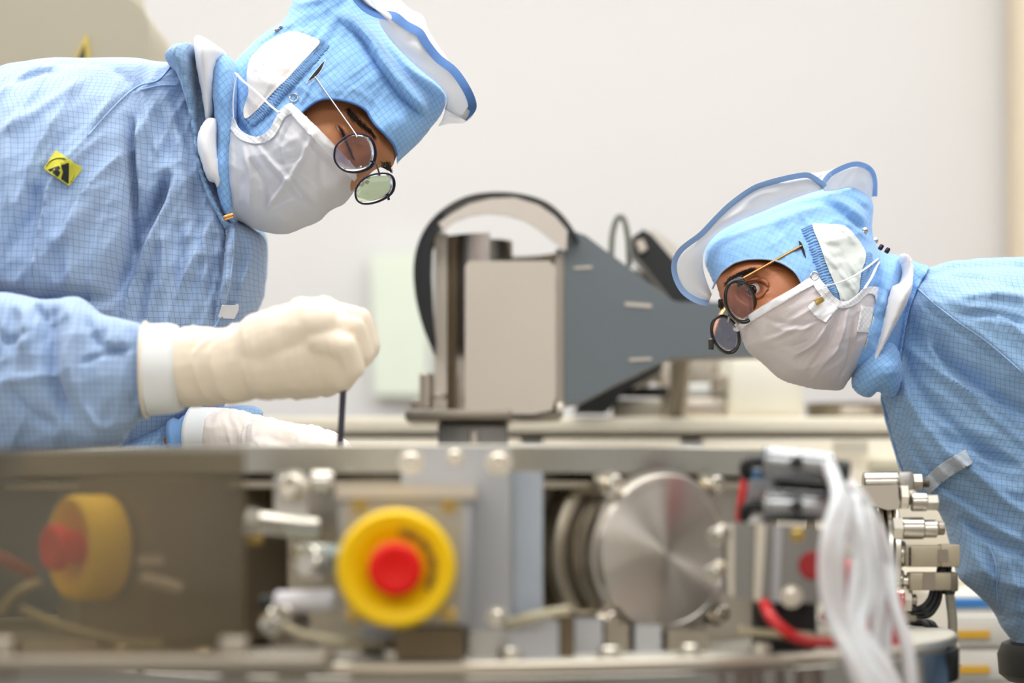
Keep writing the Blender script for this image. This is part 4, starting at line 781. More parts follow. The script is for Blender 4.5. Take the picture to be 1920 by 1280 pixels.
# eyelid lashes, brows
hairs('eyebrow', [strand(headL, x+random.uniform(-3, 3), y+random.uniform(-3, 3), x+10+random.uniform(-3, 3), y+15+random.uniform(-3, 3)) for k in range(150) for t in [random.random()] for x, y in [(650+t*48+random.uniform(-5, 5)*(1-t), 205+t*44+random.uniform(-6, 6)*(1.1-t))]], M_hair, LB, .00032)
hairs('eyebrow', [strand(headL, 722+random.uniform(-9, 10), 305+random.uniform(-3, 9), 735+random.uniform(-2, 3), 322+random.uniform(-2, 4), .002) for k in range(36)], M_hair, LB, .0004)
hairs('eyelashes', [strand(headL, 634+t*26, 236+t*60, 643+t*24, 243+t*60, .0012, .003) for t in [i/60 for i in range(61)]], M_hair, LB, .0005)
sheet('closed_eyelid', [(628, 232), (640, 236), (654, 256), (662, 280), (655, 284), (643, 262), (634, 246)], headL, mat('eyelid_skin', (150, 90, 58), .4, bump=.0004, bscale=200), LB, .0012, 1.6, 0)

HOODL = [(444, 111), (465, 90), (485, 72), (510, 56), (530, 44), (541, 25), (546, 8), (552, -10), (575, -32), (620, -42), (665, -30), (700, 5), (716, 48), (750, 94), (787, 131), (822, 161), (838, 184), (831, 215), (810, 244), (790, 270), (769, 291), (750, 310), (744, 322), (700, 365), (620, 395), (540, 412), (480, 418), (440, 412), (420, 370), (408, 320), (404, 250), (412, 180), (430, 130)]
hoodL = Puff(HOODL, 2.62, .096, step=.0022, bias=.006,
    tilt=[(450, 200, 2.635), (600, 100, 2.625), (740, 300, 2.585), (600, 390, 2.60), (700, 200, 2.61)],
    strokes=[([(632, 22), (600, 78), (560, 135), (520, 180), (478, 226)], 8, .003), ([(620, 15), (588, 70), (548, 128), (508, 172), (466, 220)], 5, -.002), ([(645, 30), (612, 86), (572, 142), (528, 190)], 4, -.0018),
             ([(636, 26), (690, 68), (728, 130), (765, 172), (800, 212), (820, 226)], 11, .017), ([(640, 42), (676, 72), (716, 136), (750, 180), (790, 215), (806, 234)], 5, -.013), ([(700, 60), (750, 120), (800, 170), (830, 200)], 6, -.009),
             ([(730, 150), (710, 180), (690, 210)], 3, -.0012), ([(575, 150), (590, 130), (612, 112)], 4, -.001), ([(430, 140), (440, 220), (462, 250), (480, 330)], 6, -.007), ([(445, 130), (452, 200), (462, 240)], 7, .006), ([(415, 200), (418, 290), (430, 400)], 6, .005), ([(560, 45), (610, 30), (640, 10)], 9, -.004), ([(548, 10), (600, 0), (650, -10)], 8, .005), ([(470, 95), (540, 55), (600, 50)], 6, -.003)],
    noise=[(.9, .012, .05, .0035, 1), (-.7, .02, .07, .003, 2)])
# ruched elastic: short gathers across the seam
hole = [(562, 216), (570, 207), (585, 195), (598, 188), (611, 185), (637, 187), (658, 192), (675, 199), (688, 209), (694, 220), (704, 234), (722, 252), (738, 272), (744, 290), (745, 308), (762, 335), (762, 430), (620, 430), (585, 290)]
hl = hoodL.build('hood', M_hood, LB, holes=[hole])
earo = [(465, 122), (472, 106), (482, 96), (500, 80), (525, 66), (545, 60), (559, 60), (580, 67), (600, 78), (585, 98), (562, 122), (545, 142), (525, 161), (505, 182), (487, 202), (474, 214), (461, 223), (456, 214), (457, 202), (466, 175), (463, 150)]
sheet('ear_panel', earo, hoodL, M_ear, LB, .0025, 2, .0006)
for pl in ([(604, 76), (586, 98), (562, 124), (530, 158), (490, 204), (462, 226)], [(612, 84), (594, 106), (570, 132), (538, 168), (498, 212), (470, 234)]):
    q = cr(pl, 22); g = Geo()
    for i in range(0, len(q)-1, 2):
        a = q[i]; t = q[i+1]-q[i]; t /= np.linalg.norm(t)+1e-9; nn = np.array([-t[1], t[0]])*random.uniform(5, 8); p = hoodL.on([a[0]-nn[0], a[0], a[0]+nn[0]], [a[1]-nn[1], a[1], a[1]+nn[1]], .0004); tube(p, .0014, 6, False, 2, g=g, rf=lambda t: math.sin(math.pi*min(max(t, .06), .94))**.5)
    o = g.obj('gathered_seam', M_hood, LB, 180); o['kind'] = 'stuff'
cord('face_opening_hem', hole[:14], hoodL, .0013, M_trim, LB, .001)
0 and cord('seam_thread', [(560, 196), (600, 150), (640, 95), (700, 120), (760, 196), (786, 240)][2:], hoodL, .0004, M_trim, LB, .0005)
sheet('temple_slit', [(575, 155), (590, 136), (609, 113), (603, 128), (594, 141), (583, 149)], hoodL, M_dark, LB, .0012, 1.5, .0004, smooth=0)
cord('slit_piping', [(574, 156), (590, 135), (610, 112), (604, 129), (593, 143), (580, 152)], hoodL, .0003, M_white, LB, .0012, True)
cord('snap_ring', [(551+7.5*math.cos(t), 183+7.5*math.sin(t)) for t in np.linspace(0, 2*math.pi, 9)[:-1]], hoodL, .0009, M_chrome, LB, .002, True)
for x, y in ((518, 58), (526, 52)): q = hoodL.on([x], [y], .002)[0]; lathe([(.003, 0), (.003, .002), (.0015, .003)], q, (-.3, -.3, 1), 12).obj('snap', M_chrome, LB)
# veil brim around the crown
def strip(name, A, B, da, db, m, parent, n=40, mid=0, thick=.0008, ruf=.003, seed=0):
    a = cr(A, 10); b = cr(B, 10)
    def rs(q):
        s = np.r_[0, np.cumsum(np.linalg.norm(np.diff(q, axis=0), axis=1))]; return np.stack([np.interp(np.linspace(0, s[-1], n), s, q[:, k]) for k in (0, 1)], 1)
    a = rs(a); b = rs(b); V = []; Fc = []; R = 12; UV = []
    for i in range(n):
        t = i/(n-1); d0 = np.interp(t, np.linspace(0, 1, len(da)), da); d1 = np.interp(t, np.linspace(0, 1, len(db)), db)
        for j in range(R+1):
            s = j/R; d = d0+(d1-d0)*s - mid*math.sin(math.pi*s) + ruf*(vnoise(np.array([t*9+seed]), np.array([s*2.2+seed]))[0]-.5)*2*math.sin(math.pi*min(1, s*1.0))
            x = a[i]*(1-s)+b[i]*s; V.append(P(x[0], x[1], d)); UV.append((t*.35, s*.05))
    for i in range(n-1):
        for j in range(R): k = i*(R+1)+j; Fc.append((k, k+R+1, k+R+2, k+1))
    o = mk(name, V, Fc, m, parent, 180); me = o.data; ul = me.uv_layers.new(name='UVMap')
    for lp in me.loops: ul.data[lp.index].uv = UV[lp.vertex_index]
    md = o.modifiers.new('thickness', 'SOLIDIFY'); md.thickness = thick; md.offset = 0
    return o, b
def edging(pts, dep, w, m, parent):
    q = cr([(x, y, d) for (x, y), d in zip(pts, dep)], 8); n = len(q); V = []; Fc = []
    for i in range(n):
        a = q[max(i-1, 0)][:2]; b = q[min(i+1, n-1)][:2]; t = (b-a)/np.linalg.norm(b-a); nn = np.array([-t[1], t[0]])
        for s, o in ((-.06, -.001), (1, -.0085), (1, -.007), (-.06, .001)):
            p = q[i][:2]+nn*s*w; V.append(P(p[0], p[1], q[i][2]+o-.0006))
    for i in range(n-1):
        for k in range(4): Fc.append((i*4+k, (i+1)*4+k, (i+1)*4+(k+1) % 4, i*4+(k+1) % 4))
    Fc += [(0, 1, 2, 3), ((n-1)*4+3, (n-1)*4+2, (n-1)*4+1, (n-1)*4)]
    return mk('veil_edging', V, Fc, m, parent, 50)
inn = [(655, -30), (690, -4), (706, 24), (718, 54), (748, 92), (787, 129), (822, 158), (838, 182), (834, 205)]
outr = [(650, -46), (680, 0), (709, 19), (742, 24), (765, 41), (791, 56), (806, 79), (826, 104), (855, 127), (877, 157), (891, 187), (891, 207), (874, 226)]
strip('veil_brim', inn, outr, [2.545, 2.545, 2.55, 2.575, 2.60], [2.545, 2.535, 2.54, 2.56, 2.60], M_veil, LB, mid=.012, ruf=.006)
dt = np.interp(np.linspace(0, 1, len(outr)), [0, .25, .5, .75, 1], [2.545, 2.535, 2.54, 2.56, 2.60])
edging(outr, dt, 15, M_trim, LB)
strip('veil_brim', [(838, 182), (836, 200), (830, 222), (822, 236)], [(891, 200), (886, 218), (868, 230), (846, 230)], [2.60, 2.61, 2.62, 2.64], [2.60, 2.61, 2.63, 2.64], M_veil, LB, ruf=.003)
strip('veil_brim', [(660, -20), (690, 20), (720, 70), (770, 120), (828, 190)], [(700, -60), (760, 10), (792, 30), (806, 62), (840, 112)], [2.66, 2.66, 2.65, 2.64, 2.63], [2.69, 2.69, 2.69, 2.68, 2.66], M_veil, LB, ruf=.004, seed=3)
# mask
MD = [(415, 150), (470, 80), (560, 40), (650, 60), (715, 130), (745, 240), (725, 300), (684, 338), (678, 352), (669, 362), (649, 386), (622, 398), (600, 419), (570, 431), (540, 443), (512, 441), (487, 435), (466, 425), (450, 417), (429, 413), (420, 370), (412, 330), (402, 240)]
maskL = Puff(MD, 2.615, .104, step=.0018, bias=.010,
    tilt=[(450, 200, 2.63), (600, 100, 2.62), (700, 330, 2.575), (600, 390, 2.59)],
    strokes=[([(575, 290), (520, 300), (490, 262)], 7.5, -0.0060), ([(486, 275), (530, 330), (590, 395)], 6.75, 0.0093), ([(470, 300), (500, 350), (498, 400)], 5.25, -0.0067), ([(590, 245), (560, 310), (500, 400)], 5.25, 0.0083), ([(600, 300), (606, 350), (640, 380)], 6, -0.0060), ([(545, 225), (525, 290), (560, 350)], 4.5, -0.0045), ([(455, 270), (470, 340), (470, 410)], 5.25, 0.0075), ([(440, 260), (445, 330), (448, 400)], 3.75, -0.0045), ([(535, 345), (505, 395), (560, 375), (610, 400)], 4.5, 0.0060), ([(560, 250), (620, 300), (660, 350)], 6.75, -0.0045), ([(595, 415), (605, 380), (600, 350)], 3.75, -0.0060), ([(520, 410), (560, 415), (610, 395)], 3.75, 0.0060)],
    noise=[(-.8, .016, .06, .005, 4), (.6, .02, .05, .003, 8)])
maskreg = [(540, 195), (548, 200), (580, 232), (630, 284), (679, 333), (690, 350), (690, 400), (600, 460), (500, 460), (425, 425), (428, 408), (424, 370), (420, 319), (414, 270), (405, 229), (420, 223), (438, 222), (444, 238), (456, 250), (480, 258), (500, 250), (512, 234), (522, 212)]
maskreg = [p for p in maskreg]
maskL.build('face_mask', M_mask, LB, regions=[maskreg])
sheet('mask_nose_band', [(541, 203), (547, 194), (575, 220), (620, 264), (655, 302), (683, 333), (680, 350), (668, 345), (640, 314), (600, 272), (560, 230)], maskL, M_white, LB, .0018, 2, .001, smooth=2)
sheet('mask_edge_binding', [(405, 229), (419, 221), (438, 220), (446, 237), (458, 249), (480, 257), (499, 249), (512, 233), (523, 210), (540, 196), (556, 208), (540, 216), (530, 226), (520, 248), (505, 264), (482, 270), (460, 266), (444, 256), (432, 242), (420, 246), (420, 300), (428, 340), (432, 380), (446, 418), (428, 413), (420, 370), (414, 310), (408, 260)], maskL, M_bind, LB, .0022, 1.8, .0008, smooth=2)
cord('mask_strap', [(523, 211), (505, 196), (480, 172), (456, 152), (442, 137)], maskL, .0021, M_strap, LB, .012, flat=.35)
cord('mask_strap', [(438, 224), (437, 190), (440, 160), (444, 140)], maskL, .0018, M_strap, LB, .008, flat=.35)
# spectacles
o1 = [(-10, -36), (14, -37), (32, -26), (39, 0), (30, 24), (4, 34), (-22, 30), (-38, 12), (-37, -12), (-26, -26)]
o2 = [(-12, -24), (14, -29), (32, -24), (37, -8), (30, 10), (6, 24), (-20, 28), (-34, 20), (-36, 2), (-26, -14)]
pt = hoodL.on([591], [143], .002)[0]; ph_ = P(666, 250, 2.490); pm_ = hoodL.on([628], [196], .010)[0]
gl = spectacles(LB, (666, 289, 2.498, o1, (.0003, .0002)), (703, 354, 2.545, o2, (.0003, .0002)), None, (M_gun, M_chrome), (M_lens, M_lensG),
    [pt, pm_, ph_, P(668, 256, 2.489)], [P(734, 330, 2.60), P(715, 300, 2.66), P(690, 250, 2.69)], [P(700, 304, 2.508), P(706, 310, 2.522), P(712, 328, 2.542)], .0011, 'thin metal wire-rimmed glasses with rounded lenses', 1.1)
for x, y, d in ((672, 314, 2.508), (688, 338, 2.54)): lathe([(.0005, -.001), (.0035, 0), (.004, .0015), (.0005, .003)], P(x, y, d), (.5, .3, -.2), 12).obj('nose_pad', M_chrome, gl)
tube([P(726, 364, 2.552), P(729, 374, 2.556)], .0016, 6, False, 0).obj('hinge', M_gun, gl)

# coverall torso
TOR = [(332, 118), (340, 107), (356, 98), (370, 97), (392, 130), (412, 200), (424, 300), (440, 400), (470, 425), (497, 448), (499, 490), (495, 540), (484, 572), (462, 612), (440, 680), (420, 760), (380, 790), (330, 812), (270, 840), (200, 866), (60, 900), (-120, 930), (-300, 960), (-480, 990), (-640, 960), (-720, 800), (-680, 600), (-520, 400), (-330, 270), (-150, 185), (-30, 142), (20, 126), (60, 118), (110, 112), (170, 113), (250, 111), (300, 118)]
torL = Puff(TOR, 2.63, .145, step=.0026, power=.45,
    bumps=[([(-120, 190), (20, 130), (130, 120), (215, 135), (262, 190), (272, 300), (268, 400), (245, 500), (200, 610), (60, 680), (-100, 660), (-260, 520), (-260, 300)], .085, .75)],
    strokes=[([(246, 226), (243, 290), (246, 360), (242, 440), (232, 480)], 7, -0.040), ([(262, 225), (262, 300), (268, 370)], 7.65, 0.0130), ([(312, 336), (290, 380), (266, 430), (240, 490), (205, 560)], 13, -0.040), ([(200, 560), (120, 556), (60, 560), (0, 548), (-60, 530)], 11, -0.035), ([(330, 330), (312, 385), (285, 440), (262, 520)], 7.65, 0.0143),
             ([(250, 160), (200, 200), (150, 250), (100, 290)], 4.25, 0.0039), ([(262, 160), (212, 208), (165, 260), (60, 370)], 4.25, -0.0039), ([(240, 180), (290, 160), (330, 165)], 3.4, 0.0026), ([(20, 160), (70, 140), (100, 136)], 8.5, -0.0130), ([(0, 250), (80, 200), (160, 150)], 11.9, 0.0091), ([(0, 480), (60, 400), (50, 340)], 13.6, -0.0104), ([(90, 460), (140, 420), (200, 330)], 13.6, 0.0104),
             ([(270, 170), (275, 220), (300, 300)], 4.25, 0.0052), ([(290, 170), (305, 230), (320, 300)], 4.25, -0.0052), ([(310, 170), (330, 240), (345, 330), (350, 450)], 5.95, 0.0065), ([(330, 200), (355, 290), (372, 400), (376, 500)], 5.1, -0.0078), ([(300, 420), (310, 480), (300, 560)], 7.65, 0.0091), ([(330, 420), (340, 500), (320, 600)], 6.8, -0.0104), ([(280, 500), (270, 560), (262, 610)], 5.95, -0.0104),
             ([(430, 410), (418, 470), (410, 540), (396, 600)], 3.4, -0.0156), ([(440, 420), (432, 480), (424, 540), (410, 600)], 4.25, 0.0065), ([(470, 440), (470, 500), (450, 570)], 5.1, 0.0078), ([(484, 450), (484, 510), (462, 580)], 4.25, -0.0078), ([(455, 440), (452, 500), (436, 560)], 3.4, -0.0065), ([(380, 430), (386, 500), (372, 590)], 5.95, 0.0065), ([(398, 420), (402, 480), (392, 560)], 4.25, -0.0078)],
    noise=[(1.25, .034, .16, .020, 1), (.5, .05, .12, .010, 5), (1.4, .014, .08, .004, 9)])
torL.build('coverall', M_gown, LB)
sheet('placket', [(424, 418), (440, 428), (438, 480), (430, 540), (412, 598), (402, 612), (404, 590), (414, 540), (422, 480)], torL, M_gown, LB, .006, 3, .001)
cord('placket_edge', [(438, 428), (436, 480), (428, 540), (410, 598), (400, 614)], torL, .0013, M_trimR, LB, .008)
sheet('white_tab', [(416, 571), (440, 572), (447, 568), (446, 582), (438, 597), (408, 595)], torL, M_white, LB, .010, 2.5, .0012, smooth=0)
cord('shoulder_seam', [(320, 124), (296, 150), (262, 160), (236, 178), (200, 214), (165, 254)], torL, .0008, M_trimR, LB, .0012)
cord('shoulder_seam', [(330, 160), (300, 160), (264, 168)], torL, .0008, M_trimR, LB, .0012)
# stand collar
colL = Puff([(318, 124), (332, 108), (352, 98), (371, 95), (370, 130), (375, 190), (380, 250), (388, 310), (404, 360), (424, 405), (436, 424), (430, 440), (412, 412), (392, 372), (376, 320), (368, 260), (356, 200), (340, 150)], 2.60, .095, step=.0025, power=.35, noise=[(.1, .010, .04, .006, 3)], strokes=[([(336, 130), (356, 190), (368, 260), (382, 330)], 4, -.004)])
colL.build('stand_collar', M_gown2, LB)
wl = Puff([(370, 76), (392, 80), (410, 92), (430, 108), (416, 130), (410, 180), (404, 222), (390, 240), (384, 190), (374, 130)], 2.585, .074, step=.0025, power=.4, noise=[(1.4, .012, .05, .004, 2)]); wl.build('inner_collar', M_white, LB)
wl2 = Puff([(392, 224), (410, 228), (408, 270), (414, 320), (416, 345), (408, 354), (402, 342), (390, 338), (380, 310), (371, 275), (377, 245)], 2.555, .050, step=.0025, power=.4, noise=[(1.4, .010, .05, .004, 6)]); wl2.build('inner_cap_edge', M_white, LB)
nk = Puff([(404, 120), (432, 108), (450, 150), (450, 240), (446, 300), (444, 400), (440, 425), (420, 400), (408, 340), (410, 260), (402, 180)], 2.59, .06, step=.0025, power=.4, noise=[(1.5, .012, .06, .007, 7)]); nk.build('hood_neck_skirt', M_hood, LB)
lathe([(.0025, 0), (.003, .001), (.003, .010), (.0025, .011)], P(419, 409, 2.52), (1, 0, .35), 12).obj('collar_clasp', M_gold, LB)
# near sleeve
SLV = [(-420, 700), (-330, 600), (-200, 555), (-90, 545), (0, 546), (40, 552), (90, 562), (140, 556), (165, 566), (195, 590), (235, 600), (272, 612), (282, 640), (284, 700), (280, 760), (266, 792), (248, 806), (236, 826), (205, 846), (150, 854), (60, 858), (-80, 862), (-240, 860), (-380, 820)]
slv = Puff(SLV, 2.30, .078, step=.0025, power=.45, tilt=[(-300, 700, 2.36), (0, 700, 2.31), (270, 690, 2.28)],
    strokes=[([(100, 570), (96, 640), (102, 720), (130, 790)], 13.6, -0.0221), ([(130, 560), (140, 600), (130, 680), (150, 760)], 11.9, 0.0130), ([(160, 590), (180, 640), (220, 660)], 8.5, -0.0091), ([(150, 680), (200, 662), (262, 650)], 5.95, -0.0078), ([(230, 620), (250, 690), (256, 740)], 7.65, 0.0078), ([(252, 740), (254, 770), (248, 795)], 7.65, -0.0208), ([(160, 760), (190, 800), (240, 790)], 7.65, 0.0104), ([(30, 560), (50, 600), (40, 660)], 11.9, 0.0117), ([(60, 560), (80, 600), (76, 650)], 7.65, -0.0130), ([(-20, 600), (10, 640), (60, 620)], 8.5, -0.0078), ([(10, 720), (50, 770), (110, 800)], 10.2, -0.0078), ([(190, 570), (206, 620), (200, 650)], 6.8, 0.0104)],
    noise=[(1.2, .030, .09, .012, 2), (.2, .05, .1, .008, 6)])
slv.build('sleeve', M_gown, LB)
# far chest sleeve and forearm
Puff([(380, 420), (440, 405), (480, 420), (500, 446), (500, 500), (496, 545), (486, 574), (456, 620), (420, 660), (380, 620)], 2.76, .07, step=.004, power=.45, noise=[(1.3, .02, .1, .012, 3)]).build('sleeve', M_gown2, LB)
Puff([(60, 880), (200, 850), (290, 800), (330, 776), (380, 766), (440, 760), (480, 762), (494, 778), (470, 800), (380, 800), (372, 850), (360, 880), (200, 960)], 2.62, .055, step=.004, power=.45, noise=[(1.3, .02, .08, .014, 5)]).build('sleeve', M_gown2, LB)
lathe([(.027, 0), (.030, .006), (.027, .012), (.031, .018), (.027, .024), (.030, .030), (.026, .036)], P(322, 836, 2.575), (1, -.05, .14), 28).obj('elastic_cuff', M_hood, LB, 180)
# gloves
def wr(sc, amp, st=(1, 1, 1)):
    def f(co): return amp*(folds(co[:, 0]*st[0]+co[:, 2]*.3, co[:, 2]*st[2]+co[:, 1]*1.5, 1.4, sc, sc*3.5, 4)-.45)
    return f
D = 2.25
G1 = [(P(362, 689, 2.265), .0385, P(430, 686, D), .0350), (P(430, 686, D), .0350, P(500, 664, D), .038),
      (P(500, 650, 2.235), .032, P(590, 610, 2.225), .026), (P(500, 680, 2.24), .034, P(620, 660, 2.235), .036), (P(510, 650, 2.27), .036, P(600, 606, 2.275), .026), (P(560, 690, 2.26), .030, P(628, 694, 2.262), .022),
      (P(575, 600, 2.26), .022, P(600, 610, 2.21), .018)]
def finger(j, r): return [(P(*j[k]), r[k], P(*j[k+1]), r[k+1]) for k in range(len(j)-1)]
G1 += finger([(600, 640, 2.205), (648, 650, 2.200), (664, 690, 2.205), (640, 712, 2.220)], [.0125, .0115, .0105, .009])      # little finger
G1 += finger([(604, 612, 2.225), (664, 616, 2.220), (682, 664, 2.225), (652, 690, 2.236)], [.0135, .0125, .0115, .010])     # ring
G1 += finger([(600, 596, 2.250), (672, 604, 2.246), (690, 650, 2.248), (660, 680, 2.256)], [.014, .013, .012, .0105])        # middle
G1 += finger([(596, 590, 2.275), (664, 600, 2.276), (680, 640, 2.272), (655, 668, 2.270)], [.014, .0125, .0115, .010])       # index
G1 += finger([(560, 690, 2.285), (610, 716, 2.290), (640, 712, 2.275), (652, 690, 2.270)], [.017, .014, .012, .010])         # thumb
blob('glove', G1, .0024, M_glove, LB, 5, wrinkle=wr(.016, .0034, (1, 1, .5)))
lathe([(.0418, -.003), (.0432, 0), (.0425, .022), (.0405, .030)], P(277, 693, 2.27), P(330, 690, 2.27)-P(277, 693, 2.27), 40).obj('glove_cuff_band', M_cuff, LB, 180)
cord_p = [P(274, 693, 2.27)+Vector((0, math.cos(t)*.0425, math.sin(t)*.0445)) for t in np.linspace(0, 2*math.pi, 17)[:-1]]
tube(cord_p, .0016, 8, True, 4).obj('glove_rolled_edge', M_glove, LB, 180)
G2 = [(P(418, 818, 2.56), .0300, P(440, 819, 2.56), .0298), (P(430, 818, 2.56), .0300, P(500, 832, 2.55), .027), (P(490, 828, 2.53), .022, P(570, 836, 2.53), .018), (P(500, 824, 2.555), .024, P(590, 830, 2.555), .018)]
G2 += finger([(570, 836, 2.515), (612, 846, 2.512), (634, 862, 2.512)], [.0115, .0105, .009]); G2 += finger([(576, 832, 2.535), (622, 838, 2.532), (646, 856, 2.532)], [.0125, .011, .0095])
G2 += finger([(580, 828, 2.555), (618, 824, 2.552), (648, 846, 2.552)], [.0125, .011, .0095]); G2 += finger([(575, 826, 2.575), (606, 832, 2.575), (630, 850, 2.575)], [.0125, .011, .0095])
G2 += finger([(490, 846, 2.51), (540, 862, 2.50), (584, 868, 2.50)], [.0135, .012, .010])
blob('glove', G2, .0024, M_gloveW, LB, 4, wrinkle=wr(.009, .0030, (1, 1, .4)))
lathe([(.0300, -.002), (.0325, 0), (.0320, .004), (.0303, .008), (.0306, .020), (.0300, .034)], P(364, 816, 2.572), P(430, 818, 2.56)-P(372, 816, 2.57), 36).obj('glove_rolled_edge', M_cuff, LB, 180)
# ESD patch on the sleeve
M_yel = mat('yellow_patch', (206, 200, 60), .7, bump=.0004, bscale=300); M_blk = mat('black_print', (28, 30, 30), .7)
pc = [(104, 282), (155, 316), (129, 349), (81, 316)]
pa = sheet('warning_patch', pc, torL, M_yel, LB, .004, 2.5, .0008, smooth=0)
def pq(u, v): a, b, c, d = [np.array(p, float) for p in pc]; return tuple((a*(1-u)+b*u)*(1-v)+(d*(1-u)+c*u)*v)
def tri_print(uv, lift=.0052): 
    o = sheet('symbol', [pq(*p) for p in uv], torL, M_blk, LB, lift, 1.2, .0003, smooth=0); return o
tri_print([(.55, .12), (.95, .93), (.66, .93), (.58, .62), (.40, .42)])
tri_print([(.36, .50), (.44, .56), (.40, .66), (.52, .70), (.54, .93), (.14, .93)])
cord('symbol', [pq(u, v) for u, v in ((.04, .86), (.06, .52), (.22, .20), (.50, .05), (.78, .20), (.94, .52), (.97, .86))], torL, .0007, M_blk, LB, .0052, flat=.5)
# trousers and boots (behind the machine)
for s in (-1, 1):
    g = Geo(); lg = Vector((-.71+s*.13, 2.72+s*.12, .08)); tp_ = P(-220+130*s, 840, 2.66+s*.09); lathe([(.10, 0), (.13, .05), (.125, .25), (.11, .45), (.095, .75), (.085, (lg-tp_).length)], tp_, lg-tp_, 28, g); g.obj('trouser_leg', M_gown2, LB, 180)
    blob('boot', [(Vector((-.78+s*.1, 2.72+s*.12, .06)), .052, Vector((-.58+s*.1, 2.72+s*.12, .05)), .045), (Vector((-.77+s*.1, 2.72+s*.12, .07)), .055, Vector((-.76+s*.1, 2.72+s*.12, .26)), .06)], .009, M_white, LB, 4)

# ---------------------------------------------------------------- tool held in the glove
t = empty('hex_key', P(637, 848, 2.262), 'long dark steel hex key held upright in the cream glove above the flange', 'tool')
a = P(637, 846, 2.262); b = P(646, 690, 2.262)
lathe([(.0030, 0), (.0034, .002), (.0034, (b-a).length)], a, b-a, 6).obj('shaft', mat('dark_tool_steel', (86, 84, 98), .35, .8), t, 30)
tube([b+Vector((0, -.040, .004)), b+Vector((0, 0, .004)), b+Vector((0, .040, .004))], .006, 12, False, 2).obj('handle', M_black, t, 60)

# ---------------------------------------------------------------- right technician
RB = person((.75, 2.64, 0), 'person in blue cleanroom coverall and black-framed glasses leaning in from the right', None)
headR = Puff([(1336, 510), (1352, 475), (1396, 440), (1470, 412), (1550, 405), (1600, 430), (1620, 480), (1630, 540), (1626, 610), (1600, 680), (1540, 712), (1480, 706), (1430, 680), (1400, 648), (1384, 625), (1372, 611), (1366, 596), (1352, 582), (1346, 570), (1343, 556), (1338, 540)], 2.64, .078, step=.0018,
    tilt=[(1620, 520, 2.655), (1480, 430, 2.645), (1345, 560, 2.60), (1380, 620, 2.585), (1460, 690, 2.61)],
    strokes=[([(1385, 560), (1405, 545), (1432, 535)], 20, -.011), ([(1352, 545), (1380, 512), (1420, 500), (1448, 506)], 10, .006), ([(1372, 560), (1384, 590), (1385, 612)], 9, .009), ([(1412, 520), (1432, 526), (1440, 540)], 4, -.0016), ([(1400, 560), (1420, 562), (1440, 548)], 5, .002), ([(1450, 560), (1440, 590), (1410, 610)], 18, .004)])
capsR = [(P(1540, 560, 2.66), .060, P(1640, 570, 2.67), .050), (P(1640, 570, 2.67), .045, P(1740, 610, 2.68), .045), (P(1750, 620, 2.68), .055, P(1820, 660, 2.68), .08), (P(1810, 650, 2.74), .05, P(1810, 650, 2.64), .05), (P(1820, 680, 2.68), .09, P(2150, 880, 2.68), .10), (P(2150, 880, 2.68), .10, P(2380, 1080, 2.66), .12),
         (P(1880, 650, 2.60), .040, P(2150, 740, 2.53), .040), (P(2150, 740, 2.53), .040, P(2100, 1050, 2.45), .030), (P(2100, 1050, 2.45), .028, P(2100, 1120, 2.45), .032),
         (P(1850, 660, 2.78), .05, P(2000, 900, 2.80), .04), (P(2000, 900, 2.80), .04, P(2080, 1100, 2.75), .03)]
for s in (-1, 1):
    capsR += [(P(2380, 1080, 2.66)+Vector((0, s*.09, 0)), .10, P(2260, 1260, 2.66+s*.12), .065), (P(2260, 1260, 2.66+s*.12), .062, Vector((.78, 2.66+s*.15, .12)), .04), (Vector((.78, 2.66+s*.15, .06)), .04, Vector((.62, 2.66+s*.15, .05)), .032)]
body('body', headR, capsR, M_skinR, RB)
for q_, rr in (([P(1890, 660, 2.60), P(2040, 690, 2.56), P(2140, 760, 2.53), P(2130, 900, 2.49), P(2102, 1040, 2.45)], .062), ([P(1880, 700, 2.77), P(1990, 880, 2.80), P(2040, 1000, 2.78), P(2080, 1100, 2.75)], .055)):
    o = tube(q_, rr, 28, False, 8, rf=lambda t: 1.0-.3*t+.05*math.sin(t*40)).obj('sleeve', M_gown2, RB, 180)
# eye
q = headR.on([1418], [543], -.006)[0]; g = Geo(); lathe([(.0098*math.sin(math.pi*k/10), -.0098*math.cos(math.pi*k/10)) for k in range(11)], q, (-.6, -.78, -.1), 20, g); g.obj('eyeball', M_eyew, RB, 180)
q2 = Vector(q)+Vector((-.6, -.78, -.1)).normalized()*.0078; lathe([(.0056, 0), (.0054, .0012), (.003, .0022), (0, .0024)], q2, (-.6, -.78, -.1), 20).obj('iris', M_iris, RB, 180)
M_lid = mat('eyelid_brown', (150, 86, 54), .4)
def lid(pts, r): p = headR.on([a for a, b in pts], [b for a, b in pts], .002); tube(p, r, 8, False, 5, rf=lambda t: .4+.6*math.sin(math.pi*t)).obj('eyelid', M_lid, RB, 180)
lid([(1394, 541), (1404, 530), (1420, 524), (1436, 529), (1440, 537)], .0028); lid([(1396, 548), (1410, 558), (1426, 556), (1440, 540)], .0022)
hairs('eyelashes', [strand(headR, 1400+t*32, 533-6*math.sin(t*3), 1394+t*32, 530-4*math.sin(t*3), .003, .004) for t in [i/40 for i in range(41)]], M_hair, RB, .0005)
hairs('eyebrow', [strand(headR, 1358+t*56+random.uniform(-3, 3), 532-38*t+14*t*t+random.uniform(-6, 6), 1364+t*56, 528-38*t+14*t*t+random.uniform(-6, 4)) for k in range(200) for t in [random.random()]], M_hair, RB, .0004)
hairs('eyebrow', [strand(headR, 1346+random.uniform(0, 10), 566+random.uniform(-6, 10), 1350+random.uniform(0, 8), 572+random.uniform(-4, 10), .0015) for k in range(90)], M_hair, RB, .0006)
